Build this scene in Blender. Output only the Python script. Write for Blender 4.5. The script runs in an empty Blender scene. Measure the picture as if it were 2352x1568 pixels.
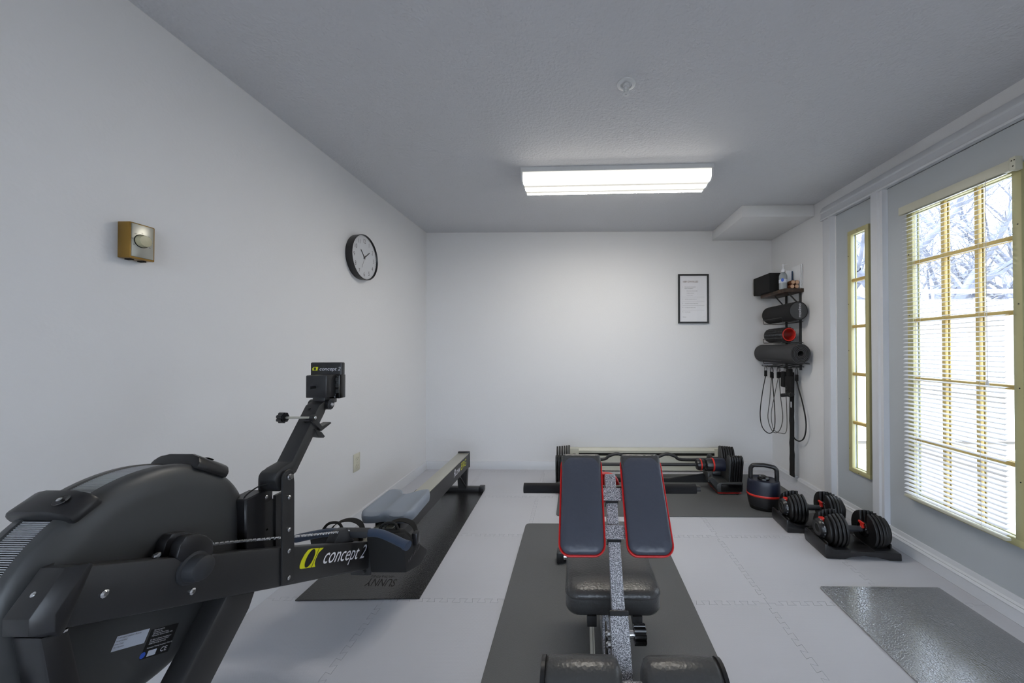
import bpy, bmesh, math, random
from mathutils import Vector, Matrix
scene = bpy.context.scene
COL = scene.collection
PI = math.pi

# ------------------------------------------------------------------ camera
FPX, PPX, PPY, YAW, PITCH, ROLL, CAMH = 832.26, 1309.93, 794.0, 0.0145, 0.0090, -0.0008, 1.203
IW, IH = 2352.0, 1568.0
cd = bpy.data.cameras.new('camera'); cam = bpy.data.objects.new('camera', cd); COL.objects.link(cam)
cd.sensor_fit = 'HORIZONTAL'; cd.sensor_width = 36.0; cd.lens = FPX / IW * 36.0
cd.shift_x = -(PPX - IW / 2) / IW; cd.shift_y = (PPY - IH / 2) / IW
cd.clip_start = 0.02; cd.clip_end = 200
_F = Vector((-math.sin(YAW) * math.cos(PITCH), math.cos(YAW) * math.cos(PITCH), math.sin(PITCH)))
_R = Vector((math.cos(YAW), math.sin(YAW), 0)); _U = _R.cross(_F)
_R2 = _R * math.cos(ROLL) + _U * math.sin(ROLL); _U2 = -_R * math.sin(ROLL) + _U * math.cos(ROLL)
cam.matrix_world = Matrix(((_R2.x, _U2.x, -_F.x, 0), (_R2.y, _U2.y, -_F.y, 0), (_R2.z, _U2.z, -_F.z, CAMH), (0, 0, 0, 1)))
scene.camera = cam

# ------------------------------------------------------------------ light and exposure
scene.view_settings.view_transform = 'Standard'; scene.view_settings.look = 'None'
scene.view_settings.gamma = 1.0; scene.view_settings.use_curve_mapping = False
scene.view_settings.exposure = 0.45
SKY_STRENGTH, SUN_STRENGTH, LAMP_STRENGTH = 5.0, 8.0, 54.0
cy = scene.cycles; cy.use_light_tree = False
cy.max_bounces = 6; cy.diffuse_bounces = 4; cy.glossy_bounces = 3; cy.transmission_bounces = 4; cy.transparent_max_bounces = 8
cy.caustics_reflective = False; cy.caustics_refractive = False; cy.use_adaptive_sampling = True; cy.adaptive_threshold = 0.1
world = bpy.data.worlds.new('world'); scene.world = world; world.use_nodes = True
_bg = world.node_tree.nodes['Background']
_bg.inputs['Color'].default_value = (0.79, 0.86, 1.0, 1); _bg.inputs['Strength'].default_value = SKY_STRENGTH
sd = bpy.data.lights.new('sun', 'SUN'); sun = bpy.data.objects.new('sun', sd); COL.objects.link(sun)
sd.energy = SUN_STRENGTH; sd.angle = math.radians(0.6); sd.color = (1.0, 0.96, 0.9)
sun.location = (3, -5, 12)
sun.rotation_euler = Vector((0.25, 0.20, -0.95)).to_track_quat('-Z', 'Y').to_euler()

# ------------------------------------------------------------------ room numbers
XL, XR, YB, YF, CE = -1.509, 1.955, 3.637, -2.2, 2.3816

# ------------------------------------------------------------------ materials
def lin(c):
    c = c / 255.0
    return c / 12.92 if c <= 0.04045 else ((c + 0.055) / 1.055) ** 2.4
def S(r, g, b): return (lin(r), lin(g), lin(b))
MATS = {}
def M(name, col, rough=0.5, metal=0.0, bump=None, var=None, coat=0.0, emit=0.0, spec=0.5, trans=0.0, ramp=None, coords='Object'):
    m = bpy.data.materials.new(name); m.use_nodes = True; nt = m.node_tree; N = nt.nodes; L = nt.links
    b = N['Principled BSDF']
    b.inputs['Base Color'].default_value = (*col, 1); b.inputs['Roughness'].default_value = rough
    b.inputs['Metallic'].default_value = metal; b.inputs['Specular IOR Level'].default_value = spec
    if coat: b.inputs['Coat Weight'].default_value = coat; b.inputs['Coat Roughness'].default_value = 0.26
    if trans: b.inputs['Transmission Weight'].default_value = trans
    if emit:
        b.inputs['Emission Color'].default_value = (*col, 1); b.inputs['Emission Strength'].default_value = emit
    tc = N.new('ShaderNodeTexCoord')
    if ramp:      # two-colour speckle: (scale, colour2, low, high)
        n = N.new('ShaderNodeTexNoise'); n.inputs['Scale'].default_value = ramp[0]; n.inputs['Detail'].default_value = 2
        L.new(tc.outputs[coords], n.inputs['Vector'])
        r = N.new('ShaderNodeValToRGB'); r.color_ramp.elements[0].position = ramp[2]; r.color_ramp.elements[1].position = ramp[3]
        r.color_ramp.elements[0].color = (*col, 1); r.color_ramp.elements[1].color = (*ramp[1], 1)
        L.new(n.outputs['Fac'], r.inputs['Fac']); L.new(r.outputs['Color'], b.inputs['Base Color'])
    elif var is None: var = (6.0, 0.06)
    if var and not ramp:
        n = N.new('ShaderNodeTexNoise'); n.inputs['Scale'].default_value = var[0]; n.inputs['Detail'].default_value = 0
        L.new(tc.outputs[coords], n.inputs['Vector'])
        mx = N.new('ShaderNodeMix'); mx.data_type = 'RGBA'
        mx.inputs[6].default_value = (*[c * (1 - var[1]) for c in col], 1); mx.inputs[7].default_value = (*[min(1, c * (1 + var[1])) for c in col], 1)
        L.new(n.outputs['Fac'], mx.inputs[0]); L.new(mx.outputs[2], b.inputs['Base Color'])
    if bump:
        kind, sc, st, dist = bump
        if kind == 'noise':
            t = N.new('ShaderNodeTexNoise'); t.inputs['Scale'].default_value = sc; t.inputs['Detail'].default_value = 1; o = t.outputs['Fac']
        elif kind == 'leather':
            t = N.new('ShaderNodeTexVoronoi'); t.feature = 'DISTANCE_TO_EDGE'; t.inputs['Scale'].default_value = sc; o = t.outputs['Distance']
            mm = N.new('ShaderNodeMath'); mm.operation = 'MINIMUM'; mm.inputs[1].default_value = 0.12
            L.new(o, mm.inputs[0]); o = mm.outputs[0]
        elif kind == 'cells':
            t = N.new('ShaderNodeTexVoronoi'); t.feature = 'F1'; t.inputs['Scale'].default_value = sc; o = t.outputs['Distance']
        elif kind == 'weave':
            t = N.new('ShaderNodeTexVoronoi'); t.feature = 'F1'; t.distance = 'CHEBYCHEV'; t.inputs['Scale'].default_value = sc
            t.inputs['Randomness'].default_value = 0.0; o = t.outputs['Distance']
        L.new(tc.outputs[coords], t.inputs['Vector'])
        bp = N.new('ShaderNodeBump'); bp.inputs['Strength'].default_value = st; bp.inputs['Distance'].default_value = dist
        L.new(o, bp.inputs['Height']); L.new(bp.outputs['Normal'], b.inputs['Normal'])
    MATS[name] = m; return m
def glass_mat(name, tint=(0.93, 0.96, 0.97), gl=0.06):
    m = bpy.data.materials.new(name); m.use_nodes = True; nt = m.node_tree; N = nt.nodes; L = nt.links
    N.remove(N['Principled BSDF']); out = N['Material Output']
    t = N.new('ShaderNodeBsdfTransparent'); t.inputs['Color'].default_value = (*tint, 1)
    g = N.new('ShaderNodeBsdfGlossy'); g.inputs['Roughness'].default_value = 0.02
    n = N.new('ShaderNodeTexNoise'); n.inputs['Scale'].default_value = 3
    mr = N.new('ShaderNodeMapRange'); mr.inputs[3].default_value = gl * 0.9; mr.inputs[4].default_value = gl * 1.1
    mx = N.new('ShaderNodeMixShader'); L.new(n.outputs['Fac'], mr.inputs[0]); L.new(mr.outputs[0], mx.inputs['Fac'])
    L.new(t.outputs[0], mx.inputs[1]); L.new(g.outputs[0], mx.inputs[2]); L.new(mx.outputs[0], out.inputs['Surface'])
    MATS[name] = m; return m

M('wall_paint', S(226, 226, 227), 0.6, bump=('noise', 90, 0.12, 0.004), var=(1.5, 0.015))
M('ceiling_paint', S(206, 207, 211), 0.75, bump=('noise', 75, 0.5, 0.006), var=(1.2, 0.02))
M('trim_paint', S(208, 210, 214), 0.35, var=(5, 0.02))
M('door_paint', S(180, 185, 189), 0.45, bump=('noise', 60, 0.05, 0.003), var=(2, 0.02))
M('foam_tile', S(188, 189, 195), 0.48, bump=('weave', 170, 0.25, 0.002), var=(2.2, 0.07))
M('floor_base', S(28, 28, 30), 0.9)
M('rubber_mat', S(88, 89, 89), 0.55, bump=('noise', 420, 0.6, 0.002), var=(3, 0.1))
M('glossy_mat', S(28, 28, 29), 0.27, bump=('noise', 170, 0.4, 0.003), var=(4, 0.1), spec=0.8)
M('leather_mat', S(160, 161, 163), 0.18, metal=0.76, bump=('leather', 105, 0.5, 0.004), var=(4, 0.1), spec=1.0)
M('black_powder', S(40, 40, 41), 0.42, var=(9, 0.1))
M('black_plastic', S(30, 30, 32), 0.33, var=(6, 0.08))
M('disc_plastic', S(62, 63, 64), 0.40, var=(4, 0.12))
M('black_gloss', S(12, 12, 13), 0.15, var=(6, 0.05))
M('black_matte', S(15, 15, 16), 0.75, var=(8, 0.1))
M('rib_grey', S(172, 174, 178), 0.4, metal=0.2, var=(20, 0.1))
M('chrome', S(205, 206, 208), 0.2, metal=1.0, var=(12, 0.04))
M('rail_steel', S(196, 194, 182), 0.38, metal=0.75, var=(5, 0.04))
M('seat_grey', S(128, 136, 147), 0.5, var=(5, 0.04))
M('grip_blue', S(52, 64, 84), 0.5, var=(6, 0.06))
M('grip_black', S(40, 42, 46), 0.6, var=(6, 0.06))
M('print_white', S(225, 226, 232), 0.5, var=(10, 0.02))
M('print_yellow', S(214, 214, 20), 0.5, var=(10, 0.02))
M('print_black', S(14, 14, 14), 0.5, var=(10, 0.02))
M('print_grey', S(90, 84, 88), 0.6, var=(10, 0.02))
M('print_blue', S(50, 90, 190), 0.5, var=(10, 0.02))
M('label_white', S(196, 202, 214), 0.4, var=(10, 0.02))
M('hammertone', S(84, 84, 90), 0.35, metal=0.15, ramp=(430, S(222, 222, 226), 0.42, 0.62), bump=('noise', 430, 0.25, 0.001))
M('pad_leather', S(66, 66, 66), 0.32, bump=('cells', 130, 0.3, 0.002), var=(7, 0.12))
M('pad_wrinkled', S(68, 71, 82), 0.34, bump=('noise', 55, 0.55, 0.003), var=(7, 0.12))
M('red_vinyl', S(200, 28, 28), 0.4, var=(6, 0.05))
M('red_plastic', S(206, 44, 34), 0.35, var=(6, 0.05))
M('foam_black', S(20, 20, 22), 0.85, var=(9, 0.1))
M('plate_black', S(18, 18, 19), 0.42, var=(9, 0.1))
M('plate_grey', S(52, 53, 53), 0.5, var=(9, 0.1))
M('navy_plastic', S(26, 30, 46), 0.35, var=(6, 0.1))
M('heater_cream', S(205, 204, 190), 0.45, var=(5, 0.03))
M('dark_slot', S(20, 20, 18), 0.8)
M('lite_frame', S(182, 175, 128), 0.45, var=(5, 0.05))
M('muntin_tan', S(198, 170, 100), 0.5, var=(5, 0.05))
M('blind_cream', S(198, 196, 178), 0.45, var=(5, 0.03))
M('slat_white', S(226, 228, 232), 0.4, var=(5, 0.03))
M('cord_white', S(215, 215, 212), 0.7, var=(20, 0.03))
M('dark_screw', S(40, 36, 28), 0.5, metal=0.5)
M('fixture_white', S(214, 216, 218), 0.4, var=(5, 0.02))
M('lamp_lens', (1.0, 0.945, 0.85), 0.3, emit=LAMP_STRENGTH, bump=('weave', 160, 0.3, 0.002), var=(8, 0.01))
M('clock_face', S(206, 208, 212), 0.4, var=(5, 0.02))
M('thermo_gold', S(150, 116, 52), 0.35, metal=0.6, var=(8, 0.08))
M('thermo_silver', S(166, 166, 158), 0.32, metal=0.6, var=(8, 0.05))
M('thermo_knob', S(186, 180, 148), 0.35, var=(8, 0.05))
M('outlet_ivory', S(206, 202, 184), 0.4, var=(8, 0.03))
M('poster_paper', S(236, 236, 240), 0.3, var=(6, 0.01))
M('shelf_wood', S(74, 56, 44), 0.6, ramp=(22, S(38, 30, 26), 0.35, 0.7))
M('bin_black', S(12, 12, 13), 0.85, var=(9, 0.1))
M('mat_grey', S(58, 58, 60), 0.8, var=(9, 0.08))
M('roller_end', S(70, 71, 73), 0.75, var=(9, 0.08))
M('teal_plastic', S(20, 120, 140), 0.4, var=(9, 0.05))
M('bottle_clear', S(205, 214, 220), 0.08, trans=0.5, var=(9, 0.02))
M('cork', S(196, 160, 132), 0.7, var=(40, 0.12))
M('wood_dark', S(110, 66, 44), 0.6, var=(30, 0.15))
M('paper_white', S(234, 236, 238), 0.6, var=(9, 0.02))
M('paper_blue', S(60, 84, 110), 0.6, var=(9, 0.05))
M('strap_black', S(9, 9, 10), 0.9, var=(9, 0.1))
M('cord_grey', S(86, 86, 84), 0.6, var=(9, 0.1))
M('fence_white', S(228, 230, 232), 0.7, var=(3, 0.05), bump=('noise', 20, 0.2, 0.004))
M('bark', S(128, 132, 146), 0.9, var=(9, 0.25), bump=('noise', 18, 0.6, 0.01))
M('paver', S(206, 204, 198), 0.85, var=(4, 0.06), bump=('noise', 60, 0.3, 0.004))
M('soil', S(120, 112, 100), 0.95, var=(3, 0.2))
M('brick_tan', S(150, 132, 116), 0.85, var=(5, 0.15))
def lens_nodes(m):
    nt = m.node_tree; N = nt.nodes; L = nt.links; b = N['Principled BSDF']
    for l in list(b.inputs['Base Color'].links): nt.links.remove(l)
    b.inputs['Base Color'].default_value = (0.55, 0.55, 0.54, 1)
    tc = N.new('ShaderNodeTexCoord'); sx = N.new('ShaderNodeSeparateXYZ'); L.new(tc.outputs['Object'], sx.inputs[0])
    prev = None
    for y0_, w_ in ((0.026, 0.0135), (0.112, 0.0145), (0.198, 0.0135)):
        a = N.new('ShaderNodeMath'); a.operation = 'SUBTRACT'; a.inputs[1].default_value = y0_; L.new(sx.outputs['Y'], a.inputs[0])
        q = N.new('ShaderNodeMath'); q.operation = 'MULTIPLY'; L.new(a.outputs[0], q.inputs[0]); L.new(a.outputs[0], q.inputs[1])
        d = N.new('ShaderNodeMath'); d.operation = 'DIVIDE'; d.inputs[1].default_value = -w_ * w_; L.new(q.outputs[0], d.inputs[0])
        e = N.new('ShaderNodeMath'); e.operation = 'EXPONENT'; L.new(d.outputs[0], e.inputs[0])
        if prev is None: prev = e.outputs[0]
        else:
            p = N.new('ShaderNodeMath'); p.operation = 'ADD'; L.new(prev, p.inputs[0]); L.new(e.outputs[0], p.inputs[1]); prev = p.outputs[0]
    k = N.new('ShaderNodeMath'); k.operation = 'MULTIPLY_ADD'; k.inputs[1].default_value = LAMP_STRENGTH; k.inputs[2].default_value = 0.36
    L.new(prev, k.inputs[0]); L.new(k.outputs[0], b.inputs['Emission Strength'])
MATS['lamp_lens'].node_tree.nodes['Principled BSDF'].inputs['Roughness'].default_value = 0.6
lens_nodes(MATS['lamp_lens'])
glass_mat('window_glass')
glass_mat('picture_glass', (1.0, 1.0, 1.0), 0.06)

# ------------------------------------------------------------------ mesh helpers
class MB:
    def __init__(s): s.v = []; s.f = []
    def add(s, vs, fs):
        o = len(s.v); s.v += [tuple(p) for p in vs]; s.f += [tuple(i + o for i in f) for f in fs]; return s
    def box(s, x0, x1, y0, y1, z0, z1):
        return s.add([(x0, y0, z0), (x1, y0, z0), (x1, y1, z0), (x0, y1, z0), (x0, y0, z1), (x1, y0, z1), (x1, y1, z1), (x0, y1, z1)],
                     [(0, 3, 2, 1), (4, 5, 6, 7), (0, 1, 5, 4), (1, 2, 6, 5), (2, 3, 7, 6), (3, 0, 4, 7)])
    def merge(s, mb, mat=None):
        vs = mb.v if mat is None else [tuple(mat @ Vector(p)) for p in mb.v]
        return s.add(vs, mb.f)
    def bevel(s, w, seg=2, ang=25):
        bm = bmesh.new(); vs = [bm.verts.new(p) for p in s.v]
        for f in s.f:
            try: bm.faces.new([vs[i] for i in f])
            except ValueError: pass
        bmesh.ops.recalc_face_normals(bm, faces=bm.faces)
        es = [e for e in bm.edges if len(e.link_faces) == 2 and e.calc_face_angle(0) > math.radians(ang)]
        bmesh.ops.bevel(bm, geom=es, offset=w, segments=seg, profile=0.5, affect='EDGES', clamp_overlap=True)
        bm.verts.index_update()
        s.v = [tuple(v.co) for v in bm.verts]; s.f = [tuple(v.index for v in f.verts) for f in bm.faces]; bm.free(); return s
    def rbox(s, x0, x1, y0, y1, z0, z1, r, seg=2):
        return s.merge(MB().box(x0, x1, y0, y1, z0, z1).bevel(r, seg))
    def prism(s, poly, ax, a0, a1):   # poly = 2D points in the other two axes (in xyz order)
        n = len(poly)
        def P(p, a): return {'x': (a, p[0], p[1]), 'y': (p[0], a, p[1]), 'z': (p[0], p[1], a)}[ax]
        return s.add([P(p, a0) for p in poly] + [P(p, a1) for p in poly],
                     [tuple(range(n)), tuple(range(2 * n - 1, n - 1, -1))] + [(i, (i + 1) % n, n + (i + 1) % n, n + i) for i in range(n)])
    def loft(s, rings, caps=True, closed=True):
        n = len(rings[0]); vs = [p for r in rings for p in r]; fs = []
        for k in range(len(rings) - 1):
            for i in range(n if closed else n - 1):
                j = (i + 1) % n; fs.append((k * n + i, k * n + j, (k + 1) * n + j, (k + 1) * n + i))
        if caps: fs += [tuple(range(n - 1, -1, -1)), tuple(range((len(rings) - 1) * n, len(rings) * n))]
        return s.add(vs, fs)
    def tube(s, pts, r, n=8, closed=False, caps=True):
        pts = [Vector(p) for p in pts]; m = len(pts); rings = []; up = None
        for i, p in enumerate(pts):
            a = pts[(i - 1) % m] if (i > 0 or closed) else p; b = pts[(i + 1) % m] if (i < m - 1 or closed) else p
            t = (b - a).normalized()
            if up is None:
                up = Vector((0, 0, 1)) if abs(t.z) < 0.9 else Vector((1, 0, 0))
            u = (up - t * up.dot(t)).normalized(); w = t.cross(u); up = u
            rr = r[i] if isinstance(r, (list, tuple)) else r
            rings.append([p + u * (math.cos(2 * PI * k / n) * rr) + w * (math.sin(2 * PI * k / n) * rr) for k in range(n)])
        if closed: return s.loft(rings + [rings[0]], caps=False)
        return s.loft(rings, caps=caps)
    def cyl(s, p0, p1, r0, r1=None, n=20): return s.tube([p0, p1], [r0, r0 if r1 is None else r1], n)
    def lathe(s, prof, org, ax='x', n=48, caps=True, sx=1.0, sy=1.0):  # prof = (axial, radius)
        rings = []
        for a, r in prof:
            ring = []
            for k in range(n):
                c, d = math.cos(2 * PI * k / n) * r * sx, math.sin(2 * PI * k / n) * r * sy
                o = {'x': (a, c, d), 'y': (d, a, c), 'z': (c, d, a)}[ax]
                ring.append((org[0] + o[0], org[1] + o[1], org[2] + o[2]))
            rings.append(ring)
        return s.loft(rings, caps=caps)

ORG = {}
def build(name, mb, mat, parent=None, smooth=35):
    off = Vector(ORG.get(parent.name, (0, 0, 0))) if parent else Vector((0, 0, 0))
    me = bpy.data.meshes.new(name)
    me.from_pydata([tuple(Vector(p) - off) for p in mb.v], [], mb.f); me.validate()
    bm = bmesh.new(); bm.from_mesh(me); bmesh.ops.recalc_face_normals(bm, faces=bm.faces); bm.to_mesh(me); bm.free()
    me.materials.append(MATS[mat])
    if smooth:
        me.polygons.foreach_set('use_smooth', [True] * len(me.polygons)); me.set_sharp_from_angle(angle=math.radians(smooth))
    ob = bpy.data.objects.new(name, me); COL.objects.link(ob)
    if parent: ob.parent = parent
    ORG[ob.name] = tuple(off); return ob
def tag(o, label=None, cat=None, group=None, kind=None):
    if label: o['label'] = label
    if cat: o['category'] = cat
    if group: o['group'] = group
    if kind: o['kind'] = kind
    return o
def thing(name, label, cat, loc=(0, 0, 0), group=None):
    o = bpy.data.objects.new(name, None); COL.objects.link(o); o.location = loc; o.empty_display_size = 0.05
    ORG[o.name] = tuple(loc); return tag(o, label, cat, group)
def solo(name, mb, mat, label, cat, group=None, smooth=35):
    return tag(build(name, mb, mat, None, smooth), label, cat, group)
def struct(name, mb, mat, label, parent=None, smooth=35):
    return tag(build(name, mb, mat, parent, smooth), label, None, None, 'structure')
def copy_tree(o, parent=None):
    c = o.copy(); COL.objects.link(c); c.parent = parent
    for ch in [k for k in bpy.data.objects if k.parent == o]: copy_tree(ch, c)
    return c
def text(mb, body, size, org, xd, yd, shear=0.0, align='LEFT', sq=1.0):
    cu = bpy.data.curves.new('t', 'FONT'); cu.body = body; cu.size = size; cu.shear = shear; cu.align_x = align; cu.resolution_u = 3
    ob = bpy.data.objects.new('t', cu); me = bpy.data.meshes.new_from_object(ob)
    o, xd, yd = Vector(org), Vector(xd).normalized() * sq, Vector(yd).normalized()
    mb.add([o + xd * v.co.x + yd * v.co.y for v in me.vertices], [tuple(p.vertices) for p in me.polygons])
    bpy.data.objects.remove(ob); bpy.data.curves.remove(cu); bpy.data.meshes.remove(me); return mb
def arc(cx, cy, r, a0, a1, n):
    return [(cx + r * math.cos(math.radians(a0 + (a1 - a0) * i / n)), cy + r * math.sin(math.radians(a0 + (a1 - a0) * i / n))) for i in range(n + 1)]
def rrect(x0, x1, y0, y1, r, n=5):
    return arc(x1 - r, y0 + r, r, -90, 0, n) + arc(x1 - r, y1 - r, r, 0, 90, n) + arc(x0 + r, y1 - r, r, 90, 180, n) + arc(x0 + r, y0 + r, r, 180, 270, n)
def smooth_path(pts, n=6):
    pts = [Vector(p) for p in pts]; out = []
    for i in range(len(pts) - 1):
        p0 = pts[max(0, i - 1)]; p1 = pts[i]; p2 = pts[i + 1]; p3 = pts[min(len(pts) - 1, i + 2)]
        for k in range(n):
            t = k / n
            out.append(0.5 * ((2 * p1) + (p2 - p0) * t + (2 * p0 - 5 * p1 + 4 * p2 - p3) * t * t + (3 * p1 - p0 - 3 * p2 + p3) * t ** 3))
    out.append(pts[-1]); return out
def bolt(parent, p, axis, r=0.006, h=0.005, mat='chrome', name='bolt'):
    p = Vector(p); a = Vector(axis).normalized()
    mb = MB().tube([p, p + a * h * 0.6, p + a * h], [r, r, r * 0.55], 10)
    return build(name, mb, mat, parent)

# ================================================================== THE SETTING
floor = struct('floor', MB().box(XL - 0.1, XR + 0.1, YF - 0.1, YB + 0.1, -0.13, -0.012), 'floor_base', 'grey interlocking foam tile floor of the exercise room')
T = 0.6096; TA, TB = -0.921, 1.7398
def seam(L, full=True):          # jigsaw edge from 0 to L: (along, across)
    if not full: return [(0, 0), (L, 0)]
    p, d, h = 0.0605, 0.0045, 0.0125; pts = [(0, 0)]; n = int((L - 0.06) / p); s = (L - n * p) / 2
    for k in range(n):
        a = s + k * p
        pts += [(a + d * 0.4, 0 if k == 0 else -h), (a + d * 0.4, -h), (a + p / 2 + d, -h), (a + p / 2 - d, h), (a + p + (d if k < n - 1 else -d), h)]
        if k < n - 1: pts.append((a + p - d, -h))
    pts += [(s + n * p - d, 0), (L, 0)]
    out = []
    for q in pts:
        if not out or abs(q[0] - out[-1][0]) + abs(q[1] - out[-1][1]) > 1e-6: out.append(q)
    return out
xs = [XL] + [TA + k * T for k in range(5)] + [XR - 0.0225]
ys = [YF] + [TB + k * T for k in range(-6, 4)] + [YB]
tile_cache = {}
def offset_poly(poly, d):
    n = len(poly); out = []
    for i in range(n):
        a, b, c = Vector(poly[i - 1]), Vector(poly[i]), Vector(poly[(i + 1) % n])
        e1 = (b - a).normalized(); e2 = (c - b).normalized(); n1 = Vector((-e1.y, e1.x)); n2 = Vector((-e2.y, e2.x))
        m = (n1 + n2); l = max(m.length, 0.3); m = m.normalized() * min(d * 2 / l, 3 * d); out.append((b.x + m.x, b.y + m.y))
    return out
for i in range(len(xs) - 1):
    for j in range(len(ys) - 1):
        w, h = xs[i + 1] - xs[i], ys[j + 1] - ys[j]
        key = (round(w, 3), round(h, 3), i == 0, i == len(xs) - 2, j == 0, j == len(ys) - 2)
        if key not in tile_cache:
            bot = [(a, c) for a, c in seam(w, j > 0 and w > 0.2)]
            rig = [(w - c, a) for a, c in seam(h, i < len(xs) - 2 and h > 0.2)]
            top = [(a, h + c) for a, c in reversed(seam(w, j < len(ys) - 2 and w > 0.2))]
            lef = [(-c, a) for a, c in reversed(seam(h, i > 0 and h > 0.2))]
            poly = bot[:-1] + rig[:-1] + top[:-1] + lef[:-1]
            tile_cache[key] = build('foam_tile', MB().prism(offset_poly(poly, 0.0006), 'z', -0.012, 0.0), 'foam_tile', None, 0)
            o = tile_cache[key]
        else:
            o = tile_cache[key].copy(); COL.objects.link(o)
        o.parent = floor; o.location = (xs[i], ys[j], 0)

struct('wall_back', MB().box(XL - 0.1, XR + 0.15, YB, YB + 0.12, -0.1, CE + 0.1), 'wall_paint', 'plain white back wall with the framed sign')
struct('wall_left', MB().box(XL - 0.12, XL, YF, YB, -0.1, CE + 0.1), 'wall_paint', 'long white wall with the clock and dial thermostat')
PX0, PX1, PZ1 = -1.15, 1.60, 2.12                       # patio opening in the wall behind the viewpoint
struct('wall_front', MB().box(XL - 0.12, PX0, YF - 0.12, YF, -0.1, CE + 0.1).box(PX1, XR + 0.15, YF - 0.12, YF, -0.1, CE + 0.1).box(PX0, PX1, YF - 0.12, YF, PZ1, CE + 0.1).box(PX0, PX1, YF - 0.12, YF, -0.1, 0.04), 'wall_paint', 'white wall behind the viewpoint with the patio window')
struct('sunshade_roof', MB().box(XL - 0.5, XR + 0.45, YF - 0.85, YB + 0.6, CE + 0.15, CE + 0.27), 'brick_tan', 'unseen flat slab added over the room, its eaves blocking the sun')  # added out of view; the overhang keeps sun out of the patio window
struct('ceiling', MB().box(XL - 0.12, XR + 0.15, YF - 0.12, YB + 0.12, CE, CE + 0.15), 'ceiling_paint', 'grey-white textured ceiling')
wx0, wx1 = XR, XR + 0.15
DY0, DY1, SY0, SY1 = 1.375, 2.297, 2.40, 2.74       # door and sidelight extents along the wall
mb = MB()
mb.box(wx0, wx1, SY1, YB, -0.1, CE + 0.1)
mb.box(wx0, wx1, DY0, SY1, 2.205, CE + 0.1)
mb.box(wx0, wx1, YF, DY0, -0.1, CE + 0.1)
mb.box(wx0, wx1, DY0, SY1, -0.1, -0.005)
struct('wall_right', mb, 'wall_paint', 'white wall holding the glazed door and sidelight')
struct('trim_1', MB().rbox(1.368, XR, 2.985, YB, 2.287, CE, 0.004), 'wall_paint', 'boxed soffit under the ceiling in the corner above the shelf rack')
# baseboards
def base_prof(d=0.014, h=0.082): return [(0, 0), (d, 0), (d, h * 0.72), (d * 0.75, h * 0.8), (d * 0.55, h * 0.96), (0, h)]
struct('baseboard_back', MB().prism([(YB - a, z) for a, z in base_prof()], 'x', XL, XR), 'trim_paint', 'white baseboard along the back wall')
struct('baseboard_left', MB().prism([(XL + a, z) for a, z in base_prof()], 'y', YF, YB), 'trim_paint', 'white baseboard along the clock wall')
struct('baseboard_right', MB().prism([(XR - a, z) for a, z in base_prof(0.0235)], 'y', 2.866, YB), 'trim_paint', 'white baseboard under the shelf rack')
# casing, post, header, bottom molding of the door unit
cas = [(XR, 2.866), (XR - 0.014, 2.866), (XR - 0.02, 2.845), (XR - 0.018, 2.80), (XR - 0.03, 2.785), (XR - 0.03, 2.765), (XR + 0.03, 2.735), (XR + 0.03, 2.74)]
struct('trim_2', MB().prism(cas, 'z', 0, 2.21), 'trim_paint', 'white moulded casing beside the narrow sidelight')
post = [(XR + 0.03, 2.40), (XR - 0.012, 2.40), (XR - 0.03, 2.385), (XR - 0.03, 2.335), (XR - 0.022, 2.325), (XR - 0.022, 2.305), (XR + 0.03, 2.297)]
struct('trim_3', MB().prism(post, 'z', 0, 2.21), 'trim_paint', 'white mullion post between sidelight and door')
hd = [(XR + 0.03, 2.205), (XR - 0.03, 2.205), (XR - 0.034, 2.215), (XR - 0.026, 2.225), (XR - 0.022, 2.262), (XR - 0.03, 2.27), (XR - 0.028, 2.282), (XR - 0.012, 2.31), (XR, 2.312), (XR + 0.03, 2.312)]
struct('trim_4', MB().prism(hd, 'y', 0.9, 2.872), 'trim_paint', 'white moulded header above the door and sidelight')
sl = [(XR + 0.03, 0), (XR - 0.022, 0), (XR - 0.022, 0.058), (XR - 0.026, 0.062), (XR - 0.022, 0.068), (XR - 0.014, 0.072), (XR - 0.017, 0.077), (XR - 0.008, 0.085), (XR - 0.004, 0.108), (XR + 0.03, 0.112)]
struct('trim_5', MB().prism(sl, 'y', 0.55, 2.765), 'trim_paint', 'white stepped moulding along the foot of the door')

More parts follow.
